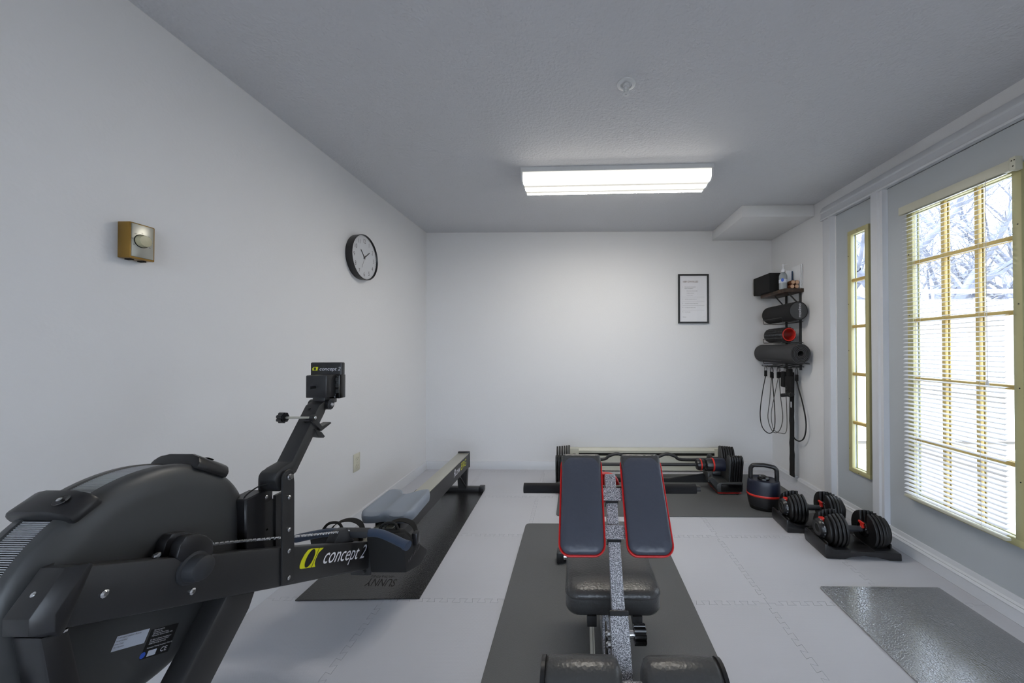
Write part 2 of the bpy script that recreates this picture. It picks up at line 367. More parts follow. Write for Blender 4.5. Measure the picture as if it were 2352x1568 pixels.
def glazed(root, y0, y1, z0, z1, ly0, ly1, lz0, lz1, vm, hm, fw, mat):
    """slab with a light: frame, muntins, panes as parts"""
    mb = MB()
    for b in ((y0, y1, z0, lz0), (y0, y1, lz1, z1), (y0, ly0, lz0, lz1), (ly1, y1, lz0, lz1)):
        mb.box(XR + 0.002, XR + 0.025, b[0], b[1], b[2], b[3])
    build('slab', mb, mat, root, 30)
    fr = MB()
    for sx, sx1 in ((XR - 0.014, XR + 0.010), (XR + 0.021, XR + 0.030)):
        o = fw
        for b in ((ly0 - o, ly1 + o, lz0 - o, lz0 + 0.006), (ly0 - o, ly1 + o, lz1 - 0.006, lz1 + o), (ly0 - o, ly0 + 0.006, lz0, lz1), (ly1 - 0.006, ly1 + o, lz0, lz1)):
            fr.rbox(sx, sx1, b[0], b[1], b[2], b[3], 0.004)
    build('lite_frame', fr, 'lite_frame', root)
    for y in vm: build('muntin', MB().rbox(XR - 0.006, XR + 0.012, y - 0.010, y + 0.010, lz0, lz1, 0.004).rbox(XR + 0.0195, XR + 0.0275, y - 0.009, y + 0.009, lz0, lz1, 0.003), 'muntin_tan', root)
    for z in hm: build('muntin', MB().rbox(XR - 0.005, XR + 0.012, ly0, ly1, z - 0.011, z + 0.011, 0.005).rbox(XR + 0.0195, XR + 0.0275, ly0, ly1, z - 0.010, z + 0.010, 0.003), 'muntin_tan', root)
    yy = [ly0] + list(vm) + [ly1]; zz = [lz0] + list(hm) + [lz1]
    for a in range(len(yy) - 1):
        for b in range(len(zz) - 1):
            build('pane', MB().box(XR + 0.0135, XR + 0.0185, yy[a] + 0.002, yy[a + 1] - 0.002, zz[b] + 0.002, zz[b + 1] - 0.002), 'window_glass', root, 0)
    # screw heads on the room side
    return root
door = thing('door_1', 'white exterior door with tan gridded glass behind a blind', None, (XR, (DY0 + DY1) / 2, 0)); door['kind'] = 'structure'
HM = (0.687, 1.030, 1.365, 1.698)
glazed(door, DY0 + 0.003, DY1 - 0.006, 0.10, 2.203, 1.63, 2.118, 0.362, 1.99, (1.786, 1.949), HM, 0.03, 'door_paint')
for y in (2.09, 1.90, 1.70): bolt(door, (XR - 0.014, y, 0.345), (-1, 0, 0), 0.004, 0.001, 'dark_screw', 'screw')
for z in (0.62, 1.03, 1.40, 1.75):
    bolt(door, (XR - 0.014, 1.614, z), (-1, 0, 0), 0.003, 0.001, 'dark_screw', 'screw'); bolt(door, (XR - 0.014, 2.134, z), (-1, 0, 0), 0.0035, 0.001, 'dark_screw', 'screw')
side = thing('window_1', 'narrow sidelight window of five stacked panes in a cream frame', None, (XR, 2.57, 0)); side['kind'] = 'structure'
glazed(side, SY0, SY1, 0.10, 2.203, 2.452, 2.585, 0.366, 2.01, (), (0.687, 1.027, 1.36, 1.685), 0.026, 'door_paint')
for z in (0.5, 0.85, 1.19, 1.52, 1.86): bolt(side, (XR - 0.014, 2.602, z), (-1, 0, 0), 0.003, 0.001, 'dark_screw', 'screw')
for z in (0.35, 2.022): bolt(side, (XR - 0.014, 2.52, z), (-1, 0, 0), 0.003, 0.001, 'dark_screw', 'screw')
# wide patio window in the wall behind the viewpoint
pw = thing('window_2', 'wide patio window in the wall behind the viewpoint', None, (0.22, YF, 0)); pw['kind'] = 'structure'
fr = MB(); xm = (PX0 + PX1) / 2
for b in ((PX0, PX1, 0.04, 0.11), (PX0, PX1, PZ1 - 0.07, PZ1), (PX0, PX0 + 0.07, 0.11, PZ1 - 0.07), (PX1 - 0.07, PX1, 0.11, PZ1 - 0.07), (xm - 0.04, xm + 0.04, 0.11, PZ1 - 0.07)):
    fr.box(b[0], b[1], YF - 0.10, YF - 0.03, b[2], b[3])
build('frame', fr, 'trim_paint', pw)
for a, b in ((PX0 + 0.07, xm - 0.04), (xm + 0.04, PX1 - 0.07)): build('pane', MB().box(a, b, YF - 0.068, YF - 0.062, 0.11, PZ1 - 0.07), 'window_glass', pw, 0)

# ------------------------------------------------------------------ blind on the door
bl = thing('mini_blind', 'white horizontal mini blind hanging over the door glass', 'blind', (XR - 0.05, 1.88, 2.0))
build('head_rail', MB().rbox(XR - 0.052, XR - 0.025, 1.602, 2.158, 1.985, 2.032, 0.003), 'blind_cream', bl)
br = MB().rbox(XR - 0.058, XR - 0.026, 1.583, 1.606, 1.978, 2.036, 0.002); build('bracket', br, 'blind_cream', bl)
for y, z in ((1.587, 2.02), (1.597, 2.02), (1.592, 1.995)): bolt(bl, (XR - 0.058, y, z), (-1, 0, 0), 0.003, 0.001, 'dark_screw', 'screw')
BY0, BY1 = 1.638, 2.136; tilt = math.radians(13); ns = 70; z0, z1 = 0.372, 1.972
sm = None
for k in range(ns):
    z = z0 + 0.008 + (z1 - z0) * k / (ns - 1)
    if sm is None:
        m_ = MB(); prof = []
        for q in range(5):
            t = q / 4 - 0.5; prof.append((t * 0.025, 0.0022 * (1 - (2 * t) ** 2)))
        prof = prof + [(a, b - 0.0005) for a, b in reversed(prof)]
        ct, st = math.cos(tilt), math.sin(tilt)
        prof = [(a * ct - b * st, a * st + b * ct) for a, b in prof]
        m_.add([], []); n = len(prof)
        m_.prism(prof, 'y', -(BY1 - BY0) / 2, (BY1 - BY0) / 2)
        sm = build('slat', m_, 'slat_white', None, 50); sm.parent = bl; o = sm
    else:
        o = sm.copy(); COL.objects.link(o); o.parent = bl
    o.location = (XR - 0.039 - ORG[bl.name][0], (BY0 + BY1) / 2 - ORG[bl.name][1], z - ORG[bl.name][2])
build('bottom_rail', MB().rbox(XR - 0.052, XR - 0.027, BY0, BY1, 0.352, 0.366, 0.003), 'blind_cream', bl)
for y in (1.735, 2.055):
    for dx in (-0.053, -0.026): build('ladder_cord', MB().cyl((XR + dx, y, 0.36), (XR + dx, y, 1.99), 0.0007, n=5), 'cord_white', bl)
build('lift_cord', MB().cyl((XR - 0.056, 1.70, 1.05), (XR - 0.056, 1.70, 1.99), 0.0012, n=6).cyl((XR - 0.056, 1.70, 1.035), (XR - 0.056, 1.70, 1.06), 0.006, 0.003, 8), 'cord_white', bl)

# ------------------------------------------------------------------ outdoors
gr = struct('ground', MB().box(XR + 0.15, 40, -14, 40, -0.16, -0.09).box(-30, XR + 0.15, -30, YF - 0.12, -0.16, -0.09), 'soil', 'ground outside the glazed door')
patio = struct('patio', MB().box(XR + 0.15, 9.0, -3.0, 4.95, -0.09, -0.075), 'soil', 'pale paved patio outside the door')
pm = None
for i in range(9):
    for j in range(10):
        if pm is None: pm = o = build('paver', MB().rbox(-0.372, 0.372, -0.372, 0.372, -0.03, 0.0, 0.006, 1), 'paver')
        else: o = pm.copy(); COL.objects.link(o)
        o.parent = patio; o.location = (XR + 0.55 + 0.752 * i, -2.55 + 0.752 * j, -0.05)
fence = thing('garden_fence', 'tall white board fence beyond the patio, seen through the door glass', 'fence', (5.5, 5.0, -0.05))
pk = None
for i in range(52):
    x = 2.2 + 0.144 * i
    if pk is None: pk = o = build('fence_board', MB().rbox(-0.069, 0.069, -0.011, 0.011, 0.0, 1.92, 0.003, 1), 'fence_white')
    else: o = pk.copy(); COL.objects.link(o)
    o.parent = fence; o.location = (x - 5.5, 0, 0.0)
for x in (2.15, 4.5, 6.9, 9.6): build('fence_post', MB().box(x - 0.06, x + 0.06, 5.012, 5.13, -0.05, 2.0), 'fence_white', fence)
build('fence_cap', MB().rbox(2.1, 9.75, 4.94, 5.09, 1.965, 2.005, 0.006), 'fence_white', fence)
build('fence_rail', MB().box(2.1, 9.75, 4.965, 4.989, 1.78, 1.87), 'fence_white', fence)
def tree(name, label, base, h, r, seed, lean=(0, 0), levels=5):
    rnd = random.Random(seed); root = thing(name, label, 'tree', base, 'bare trees beyond the fence')
    tr, brn = MB(), MB()
    def grow(p, d, l, rad, lev):
        n = 4; pts = [p]; rs = [rad]; q = Vector(p); dd = Vector(d)
        for k in range(n):
            dd = (dd + Vector((rnd.uniform(-1, 1), rnd.uniform(-1, 1), rnd.uniform(-0.5, 0.8))) * 0.14).normalized()
            q = q + dd * (l / n); pts.append(q.copy()); rs.append(rad * (1 - 0.38 * (k + 1) / n))
        (tr if lev == 0 else brn).tube(pts, rs, 8 if lev < 2 else (5 if lev < 3 else 3), caps=False)
        if lev >= levels: return
        for k in range(4 if lev else 5):
            f = rnd.uniform(0.35, 1.0) if k else 1.0; i = min(n, max(1, round(f * n)))
            a = rnd.uniform(0, 2 * PI); side_ = Vector((math.cos(a), math.sin(a), rnd.uniform(-0.1, 0.7))).normalized()
            nd = (dd * rnd.uniform(0.4, 0.9) + side_ * 0.85).normalized()
            grow(pts[i], nd, l * rnd.uniform(0.55, 0.8), rs[i] * rnd.uniform(0.5, 0.72), lev + 1)
    grow(Vector(base), Vector((lean[0], lean[1], 1)).normalized(), h * 0.36, r, 0)
    build('trunk', tr, 'bark', root); b = build('branches', brn, 'bark', root, 60); b['kind'] = 'stuff'
tree('bare_tree', 'thick leaning bare tree in the first pane column of the door', (6.4, 6.55, -0.1), 7.0, 0.20, 3, (-0.12, -0.05))
tree('bare_tree', 'forked bare tree seen in the middle pane column of the door', (9.3, 8.75, -0.1), 8.0, 0.26, 8, (0.0, 0.05))
tree('bare_tree', 'slender bare tree seen through the top of the narrow sidelight', (6.5, 8.6, -0.1), 7.5, 0.16, 21, (0.05, 0))
tree('bare_tree', 'twiggy bare tree in the last pane column of the door', (8.3, 7.1, -0.1), 7.0, 0.17, 34, (0.05, -0.1))

# ================================================================== CEILING AND WALL THINGS
lt = thing('ceiling_light', 'long white wraparound fluorescent light on the ceiling', 'light', (0.262, 2.327, CE))
lt.rotation_euler = (0, 0, -0.028)
def LL(mb): return mb          # geometry below is written in world axes around the light's centre, unrotated
W2 = 0.617; cx = 0.262
hs = MB().prism([(2.317, CE), (2.317, CE - 0.028), (2.335, CE - 0.03), (2.545, CE - 0.03), (2.563, CE - 0.028), (2.563, CE)], 'x', cx - W2, cx + W2)
build('housing', hs, 'fixture_white', lt)
lens = [(2.322, CE - 0.03), (2.330, CE - 0.075), (2.348, CE - 0.09), (2.455, CE - 0.094), (2.532, CE - 0.09), (2.550, CE - 0.075), (2.558, CE - 0.03)]
build('lens', MB().prism(lens, 'x', cx - W2 + 0.012, cx + W2 - 0.012), 'lamp_lens', lt)
for s in (-1, 1):
    c = [(a + (0.004 if a > 2.44 else -0.004), b - (0.002 if b < CE - 0.05 else 0)) for a, b in lens]
    x = cx + s * W2; build('end_cap', MB().prism(c, 'x', x - 0.006 - s * 0.006, x + 0.006 - s * 0.006), 'fixture_white', lt)

sp = thing('fire_sprinkler', 'white pendent fire sprinkler in the ceiling in front of the light', 'sprinkler', (0.226, 1.605, CE))
P = (0.226, 1.605, CE)
build('escutcheon', MB().lathe([(0, 0.0), (0, 0.042), (-0.003, 0.041), (-0.006, 0.034), (-0.007, 0.026), (-0.002, 0.024), (-0.002, 0.001)], P, 'z', 32), 'fixture_white', sp)
build('neck', MB().lathe([(-0.002, 0.014), (-0.014, 0.014), (-0.016, 0.009), (-0.03, 0.007)], P, 'z', 16), 'fixture_white', sp)
build('frame_arm', MB().tube([(0.226 - 0.009, 1.605, CE - 0.012), (0.226 - 0.01, 1.605, CE - 0.03), (0.226, 1.605, CE - 0.045)], 0.003, 6).tube([(0.226 + 0.009, 1.605, CE - 0.012), (0.226 + 0.01, 1.605, CE - 0.03), (0.226, 1.605, CE - 0.045)], 0.003, 6), 'fixture_white', sp)
build('deflector', MB().lathe([(-0.044, 0.001), (-0.044, 0.016), (-0.046, 0.016), (-0.047, 0.004), (-0.05, 0.003)], P, 'z', 20), 'fixture_white', sp)

# clock
CYc, CZc, CR = 2.50, 1.842, 0.156
ck = thing('wall_clock', 'round black-rimmed white wall clock reading about eight past ten', 'clock', (XL, CYc, CZc))
build('rim', MB().lathe([(0.0, CR - 0.004), (0.04, CR), (0.047, CR), (0.048, CR - 0.003), (0.044, CR - 0.006), (0.03, CR - 0.007), (0.0, CR - 0.02)], (XL, CYc, CZc), 'x', 64), 'black_plastic', ck)
build('dial', MB().cyl((XL + 0.01, CYc, CZc), (XL + 0.036, CYc, CZc), CR - 0.0065, n=64), 'clock_face', ck)
nm = MB()
for h in range(1, 13):
    a = math.radians(90 - 30 * h); rr = CR * 0.74
    text(nm, str(h), 0.042, (XL + 0.0366, CYc + rr * math.cos(a), CZc + rr * math.sin(a) - 0.015), (0, 1, 0), (0, 0, 1), 0, 'CENTER', 0.8)
build('numerals', nm, 'print_grey', ck, 0)
tk = MB()
for k in range(60):
    a = 2 * PI * k / 60
    p = Vector((XL + 0.0368, CYc + (CR - 0.013) * math.cos(a), CZc + (CR - 0.013) * math.sin(a))); u = Vector((0, math.cos(a), math.sin(a))); w = Vector((0, -math.sin(a), math.cos(a)))
    l = 0.005 if k % 5 == 0 else 0.003
    tk.add([p - u * l - w * 0.0006, p + u * l - w * 0.0006, p + u * l + w * 0.0006, p - u * l + w * 0.0006], [(0, 1, 2, 3)])
build('minute_marks', tk, 'print_grey', ck, 0)
def hand(name, deg, L, w, x, mat):
    a = math.radians(90 - deg); u = Vector((0, math.cos(a), math.sin(a))); n_ = Vector((0, -math.sin(a), math.cos(a))); c = Vector((XL + x, CYc, CZc))
    vs = [c - u * L * 0.2 - n_ * w, c + u * L - n_ * w * 0.8, c + u * L + n_ * w * 0.8, c - u * L * 0.2 + n_ * w]
    build(name, MB().add(vs + [v + Vector((0.001, 0, 0)) for v in vs], [(0, 1, 2, 3), (4, 5, 6, 7), (0, 1, 5, 4), (1, 2, 6, 5), (2, 3, 7, 6), (3, 0, 4, 7)]), mat, ck, 0)
hand('hour_hand', -42, 0.062, 0.003, 0.038, 'print_black'); hand('minute_hand', 52, 0.075, 0.0028, 0.0395, 'print_black'); hand('second_hand', 205, 0.085, 0.0008, 0.041, 'print_grey')

# thermostat
th = thing('thermostat', 'gold and silver dial thermostat box on the white wall', 'thermostat', (XL, 1.205, 1.565))
build('body', MB().rbox(XL, XL + 0.042, 1.168, 1.240, 1.506, 1.626, 0.003), 'thermo_gold', th)
build('faceplate', MB().rbox(XL + 0.038, XL + 0.0445, 1.172, 1.2345, 1.512, 1.622, 0.0015), 'thermo_silver', th)
build('knob_recess', MB().cyl((XL + 0.040, 1.2, 1.568), (XL + 0.0452, 1.2, 1.568), 0.0225, n=32), 'dark_slot', th)
build('knob', MB().lathe([(0.044, 0.0205), (0.056, 0.019), (0.059, 0.0175), (0.060, 0.0)], (XL, 1.2, 1.568), 'x', 32), 'thermo_knob', th)
tm = MB()
for k, s_ in enumerate(('40', '50', '60', '65', '70', '80', '90')):
    a = math.radians(215 - 42 * k); text(tm, s_, 0.005, (XL + 0.0449, 1.2 + 0.0275 * math.cos(a), 1.566 + 0.0275 * math.sin(a)), (0, 1, 0), (0, 0, 1), 0, 'CENTER')
build('dial_numbers', tm, 'print_black', th, 0)
build('foot_tab', MB().box(XL + 0.01, XL + 0.03, 1.18, 1.19, 1.502, 1.507).box(XL + 0.01, XL + 0.03, 1.215, 1.225, 1.502, 1.507), 'dark_slot', th)

# outlet
ol = thing('wall_outlet', 'ivory duplex power outlet on the wall above the rower', 'outlet', (XL, 2.476, 0.427))
build('cover_plate', MB().rbox(XL, XL + 0.006, 2.441, 2.513, 0.366, 0.488, 0.003), 'outlet_ivory', ol)
for z in (0.452, 0.402):
    rc = build('receptacle', MB().lathe([(0.005, 0.0165), (0.0085, 0.016), (0.0085, 0.0)], (XL, 2.477, z), 'x', 20), 'outlet_ivory', ol)
    build('slot', MB().box(XL + 0.008, XL + 0.0088, 2.470, 2.472, z - 0.001, z + 0.008).box(XL + 0.008, XL + 0.0088, 2.482, 2.484, z - 0.001, z + 0.008).box(XL + 0.008, XL + 0.0088, 2.475, 2.479, z - 0.010, z - 0.006), 'dark_slot', rc, 0)
bolt(ol, (XL + 0.005, 2.477, 0.427), (1, 0, 0), 0.003, 0.002, 'thermo_silver', 'screw')

# framed rules
fx0, fx1, fz0, fz1 = 1.024, 1.325, 1.459, 1.949; fy = YB
fr_ = thing('framed_sign', 'black framed gym rules sign on the back wall', 'sign', (1.174, YB, 1.704))
mb = MB(); w = 0.0155
for b in ((fx0, fx1, fz0, fz0 + w), (fx0, fx1, fz1 - w, fz1), (fx0, fx0 + w, fz0 + w, fz1 - w), (fx1 - w, fx1, fz0 + w, fz1 - w)): mb.box(b[0], b[1], fy - 0.022, fy, b[2], b[3])
build('frame', mb, 'black_plastic', fr_, 0)
build('paper', MB().box(fx0 + 0.01, fx1 - 0.01, fy - 0.012, fy - 0.002, fz0 + 0.01, fz1 - 0.01), 'poster_paper', fr_, 0)
tx = MB(); X_, U_ = (1, 0, 0), (0, 0, 1); ty = fy - 0.0125
text(tx, '1089 GYM RULES', 0.026, (fx0 + 0.044, ty, fz1 - 0.084), X_, U_, 0, 'LEFT', 0.80)
build('heading', tx, 'wood_dark', fr_, 0)
tx = MB()
for z, x, s_, sz in ((0.131, 0.044, '1', 0.012), (0.131, 0.064, 'Please wipe down all equipment', 0.0098), (0.146, 0.064, 'Respect the neighbors.', 0.0108), (0.170, 0.078, '\u2022  Do not slam or drop the weights', 0.0092), (0.191, 0.078, '\u2022  Headphones preferred', 0.0092), (0.212, 0.078, '\u2022  Avoid loud sounds', 0.0092),
                    (0.252, 0.044, '2', 0.014), (0.252, 0.064, 'Wipe down equipment after each use', 0.0092), (0.295, 0.044, '3', 0.014), (0.295, 0.064, 'Low vibration. No kids in the gym please', 0.0092), (0.336, 0.044, '4', 0.014), (0.336, 0.064, 'Put weights and accessories away', 0.0092), (0.380, 0.044, '5', 0.014), (0.380, 0.064, 'Turn off the lights', 0.0092), (0.430, 0.044, 'Thank you', 0.0095)):
    text(tx, s_, sz, (fx0 + x, ty, fz1 - z), X_, U_, 0, 'LEFT', 0.86)
for z in (0.228, 0.272, 0.313, 0.358): tx.box(fx0 + 0.04, fx1 - 0.04, ty - 0.0001, ty + 0.0002, fz1 - z - 0.0004, fz1 - z + 0.0004)
build('lettering', tx, 'print_grey', fr_, 0)
build('glazing', MB().add([(fx0 + w, fy - 0.0165, fz0 + w), (fx1 - w, fy - 0.0165, fz0 + w), (fx1 - w, fy - 0.0165, fz1 - w), (fx0 + w, fy - 0.0165, fz1 - w)], [(0, 1, 2, 3)]), 'picture_glass', fr_, 0)

# baseboard heater
ht = thing('baseboard_heater', 'long cream electric baseboard heater along the back wall behind the barbell', 'heater', (0.70, YB, 0))
hx0, hx1 = -0.07, 1.46; hy = YB - 0.014
build('cabinet', MB().prism([(hy, 0.012), (hy - 0.05, 0.012), (hy - 0.052, 0.155), (hy - 0.03, 0.155), (hy - 0.03, 0.183), (hy - 0.048, 0.183), (hy - 0.050, 0.205), (hy - 0.035, 0.224), (hy, 0.226)], 'x', hx0, hx1), 'heater_cream', ht, 20)
build('outlet_slot', MB().box(hx0 + 0.02, hx1 - 0.02, hy - 0.042, hy - 0.028, 0.156, 0.182), 'dark_slot', ht, 0)
for x in (hx0, hx1 - 0.1): build('end_section', MB().rbox(x, x + 0.1, hy - 0.054, hy, 0.010, 0.228, 0.004), 'heater_cream', ht)

# ================================================================== FLOOR MATS
def slab_mat(name, poly, mat, label, th=0.006): return solo(name, MB().prism(poly, 'z', 0.0005, th).bevel(0.0015, 1), mat, label, 'mat', None, 30)
rm = thing('rowing_mat', 'glossy black mat under the rowing machine, embossed with a logo', 'mat', (-1.05, 2.4, 0))
build('sheet', MB().prism([(-1.342, 1.722), (-0.752, 1.744), (-0.775, 3.09), (-1.362, 3.09)], 'z', 0.0005, 0.006).bevel(0.0015, 1), 'glossy_mat', rm, 30)
slab_mat('bench_mat', rrect(-0.342, 0.553, 0.70, 2.50, 0.03), 'rubber_mat', 'charcoal rubber mat under the weight bench')
slab_mat('equipment_mat', rrect(-0.142, 1.80, 2.617, 3.50, 0.03), 'rubber_mat', 'wide charcoal mat under the barbell and kettlebell by the heater')
slab_mat('leather_grain_mat', rrect(1.2275, 1.822, 0.55, 1.857, 0.012), 'leather_mat', 'shiny black leather-grained mat beside the door', 0.007)
lg = MB(); text(lg, 'SUNNY', 0.085, (-0.925, 1.885, 0.0063), (-1, 0.02, 0), (0, -1, 0), -0.25, 'LEFT', 0.55)
lg2 = MB(); text(lg2, 'HEALTH & FITNESS', 0.024, (-0.955, 1.913, 0.0063), (-1, 0.02, 0), (0, -1, 0), -0.2, 'LEFT', 0.62)
build('logo', lg, 'black_matte', rm, 0); build('tagline', lg2, 'black_matte', rm, 0)

# ================================================================== ROWING MACHINE
RX = -0.953                                                    # centre line
rw = thing('rowing_machine', 'black rowing machine with flywheel, monitor arm and grey seat beside the left wall', 'rower', (RX, 1.8, 0))
FC = (0.0, 0.8465, 0.6711)
XN, XF = -0.984, -1.122                                        # flywheel faces
def rp(x, r): return (x, r)
def disc_half(xs_, sgn):
    return [(xs_, 0.0), (xs_, 0.190), (xs_ + sgn * 0.0015, 0.205), (xs_ + sgn * 0.006, 0.222), (xs_ + sgn * 0.011, 0.235), (xs_ + sgn * 0.017, 0.244), (xs_ + sgn * 0.024, 0.248), (xs_ + sgn * 0.038, 0.2492), (xs_ + sgn * 0.040, 0.244), (xs_ + sgn * 0.048, 0.242)]
fw = build('flywheel_cover', MB().lathe(disc_half(XN, -1), (0, FC[1], FC[2]), 'x', 96, caps=False), 'disc_plastic', rw, 40)
build('flywheel_cover', MB().lathe(disc_half(XF, 1), (0, FC[1], FC[2]), 'x', 96, caps=False), 'disc_plastic', rw, 40)
build('vent_core', MB().lathe([(-1.022, 0.238), (-1.085, 0.238)], (0, FC[1], FC[2]), 'x', 96), 'black_matte', rw, 40)
rb = MB()
for k in range(420):
    a = 2 * PI * k / 420; u = Vector((0, math.cos(a), math.sin(a))); t = Vector((0, -math.sin(a), math.cos(a))); c = Vector((0, FC[1], FC[2])) + u * 0.2445
    q = [c + u * du + t * dt + Vector((x, 0, 0)) for x in (-1.025, -1.082) for du, dt in ((-0.006, -0.0009), (0.0015, -0.0009), (0.0015, 0.0009), (-0.006, 0.0009))]
    rb.add(q, [(0, 1, 5, 4), (1, 2, 6, 5), (2, 3, 7, 6)])
v = build('vent_ribs', rb, 'rib_grey', rw, 0); v['kind'] = 'stuff'
# cover clips across the vent
def clip(ang, lat, tang):
    a = math.radians(ang); u = Vector((0, math.cos(a), math.sin(a))); t = Vector((0, -math.sin(a), math.cos(a))); c = Vector((-1.053, FC[1], FC[2])) + u * 0.246
    m_ = Matrix(((1, 0, 0, c.x), (0, t.y, u.y, c.y), (0, t.z, u.z, c.z), (0, 0, 0, 1)))
    poly = [(-lat, -0.012), (-lat, 0.006), (-lat * 0.8, 0.020), (-lat * 0.45, 0.026), (lat * 0.5, 0.026), (lat * 0.85, 0.018), (lat, 0.002), (lat, -0.014)]
    sb = MB().prism(poly, 'y', -tang, tang).bevel(0.006, 2)
    o = build('cover_clip', MB().merge(sb, m_), 'black_plastic', rw)
    rc = MB().lathe([(0.018, 0.0), (0.0255, 0.012), (0.0262, 0.0125), (0.024, 0.0)], (lat * 0.5, 0, 0), 'z', 16); build('bolt_recess', MB().merge(rc, m_), 'black_gloss', o)
    pb = m_ @ Vector((lat * 0.46, 0.0, 0.0262)); bolt(o, pb, u, 0.0045, 0.004)
clip(121, 0.066, 0.026); clip(57, 0.066, 0.050); clip(200, 0.066, 0.03)
# main beam (slopes down to the footrests), end cap
BXR, BXL = -0.915, -0.981
beam = [(0.672, 0.797), (1.125, 0.585), (1.607, 0.349), (1.60, 0.232), (1.542, 0.259), (1.126, 0.462), (0.634, 0.706)]
build('main_beam', MB().prism(beam, 'x', BXL, BXR).bevel(0.006, 2, 40), 'black_powder', rw)
def capring(x, sh): return [(x, a, b) for a, b in sh]
c0 = [(0.672, 0.800), (0.634, 0.703), (0.628, 0.699), (0.610, 0.712), (0.610, 0.742), (0.655, 0.806)]
c1 = [(0.668, 0.800), (0.634, 0.703), (0.622, 0.702), (0.606, 0.715), (0.606, 0.744), (0.650, 0.806)]
cap = MB().loft([capring(BXL - 0.003, [(a + 0.02 * (k in (3, 4, 5)), b - 0.004) for k, (a, b) in enumerate(c0)]), capring(BXL + 0.006, c1), capring(BXR - 0.014, c1), capring(BXR + 0.003, [(a + (0.016 if k in (3, 4, 5) else 0.004), b - 0.003) for k, (a, b) in enumerate(c0)])]).bevel(0.002, 2)
cp = build('end_cap', cap, 'black_plastic', rw)
bolt(cp, (-0.953, 0.6275, 0.772), (0, -0.78, 0.62), 0.0045, 0.003)
for y, z in ((0.693, 0.730), (0.855, 0.627), (1.075, 0.600)): bolt(rw, (BXR, y, z) if y < 1 else (BXR - 0.02, 0.80, 0.742), (1, 0, 0) if y < 1 else (0, -.4, .9), 0.0075, 0.006)
build('axle_boss', MB().lathe([(BXR - 0.002, 0.036), (BXR + 0.004, 0.036), (BXR + 0.006, 0.030), (BXR + 0.022, 0.0285), (BXR + 0.029, 0.0265), (BXR + 0.033, 0.021), (BXR + 0.034, 0.0)], (0, 0.856, 0.682), 'x', 40), 'grip_black', rw)
# sprocket cover lug behind the beam
for x0, x1, dy in ((-0.936, -0.912, 0.0), (-0.982, -0.957, 0.010)):
    a0 = [(0.820 + dy, 0.725), (0.828 + dy, 0.752), (0.840 + dy, 0.766), (0.869 + dy, 0.757), (0.890 + dy, 0.740), (0.904 + dy, 0.722), (0.906 + dy, 0.690), (0.86 + dy, 0.67)]
    build('sprocket_cover', MB().prism(a0, 'x', x0, x1).bevel(0.004, 2), 'black_plastic', rw)
# front legs and feet
leg = [(0.957, 0.560), (1.045, 0.520), (1.020, 0.470), (0.575, -0.0), (0.50, 0.0), (0.52, 0.03)]
build('front_leg', MB().prism(leg, 'x', -0.979, -0.922).bevel(0.008, 2, 30), 'black_powder', rw)
build('front_foot_bar', MB().rbox(-1.255, -0.65, 0.49, 0.545, 0.0, 0.035, 0.006), 'black_powder', rw)
for x in (-1.262, -0.71): build('caster_wheel', MB().cyl((x + 0.02, 0.475, 0.03), (x + 0.045, 0.475, 0.03), 0.03, n=20), 'black_plastic', rw)
build('front_strut', MB().prism([(0.617, 0.705), (0.655, 0.69), (0.700, 0.40), (0.655, 0.40)], 'x', -0.981, -0.925).bevel(0.006, 2, 30), 'black_plastic', rw)
bolt(rw, (-0.93, 0.645, 0.697), (0, -0.2, -1), 0.009, 0.006)
# upright bracket plates
plate = [(1.115, 0.47), (1.115, 0.80)] + [(a, b) for a, b in reversed(arc(1.137, 0.800, 0.0225, 0, 180, 8))][1:-1] + [(1.160, 0.80), (1.163, 0.775), (1.165, 0.455)]
for x0, x1 in ((BXR, BXR + 0.006), (BXL - 0.006, BXL)):
    pl = build('bracket_plate', MB().prism(plate, 'x', x0, x1).bevel(0.0012, 1), 'black_powder', rw)
    for z in (0.735, 0.633, 0.566, 0.482): bolt(pl, ((x1 if x0 > -0.95 else x1 - 0.002), 1.138, z), (1, 0, 0), 0.0065, 0.006)
build('pivot_bolt', MB().cyl((BXR, 1.137, 0.80), (BXR + 0.012, 1.137, 0.80), 0.011, n=6).cyl((BXR + 0.01, 1.137, 0.80), (BXR + 0.018, 1.137, 0.80), 0.0075, n=12), 'chrome', rw)
build('bracket_channel', MB().box(BXL, BXL + 0.010, 1.165, 1.215, 0.47, 0.73).box(BXL, BXL + 0.004, 1.06, 1.20, 0.50, 0.72), 'black_powder', rw)
build('chain_duct', MB().prism([(1.045, 0.765), (1.115, 0.768), (1.115, 0.585), (1.045, 0.615)], 'x', -1.015, -0.960).bevel(0.004, 1), 'black_plastic', rw)
# monitor arm
armp = [(1.110, 0.775), (1.100, 0.800), (1.108, 0.822), (1.128, 0.832), (1.168, 0.838), (1.292, 1.001), (1.318, 1.012), (1.340, 1.006), (1.322, 0.971), (1.200, 0.815), (1.186, 0.797), (1.160, 0.790), (1.150, 0.760), (1.120, 0.760)]
build('monitor_arm', MB().prism(armp, 'x', BXL + 0.008, BXR - 0.006).bevel(0.004, 2, 30), 'black_powder', rw)
pvt = build('arm_pivot', MB().cyl((BXL - 0.004, 1.338, 0.998), (BXR + 0.004, 1.338, 0.998), 0.019, n=28), 'black_plastic', rw)
build('pivot_washer', MB().lathe([(BXR + 0.003, 0.016), (BXR + 0.007, 0.014), (BXR + 0.007, 0.009)], (0, 1.338, 0.998), 'x', 24), 'grip_black', pvt)
bolt(pvt, (BXR + 0.004, 1.338, 0.998), (1, 0, 0), 0.008, 0.008)
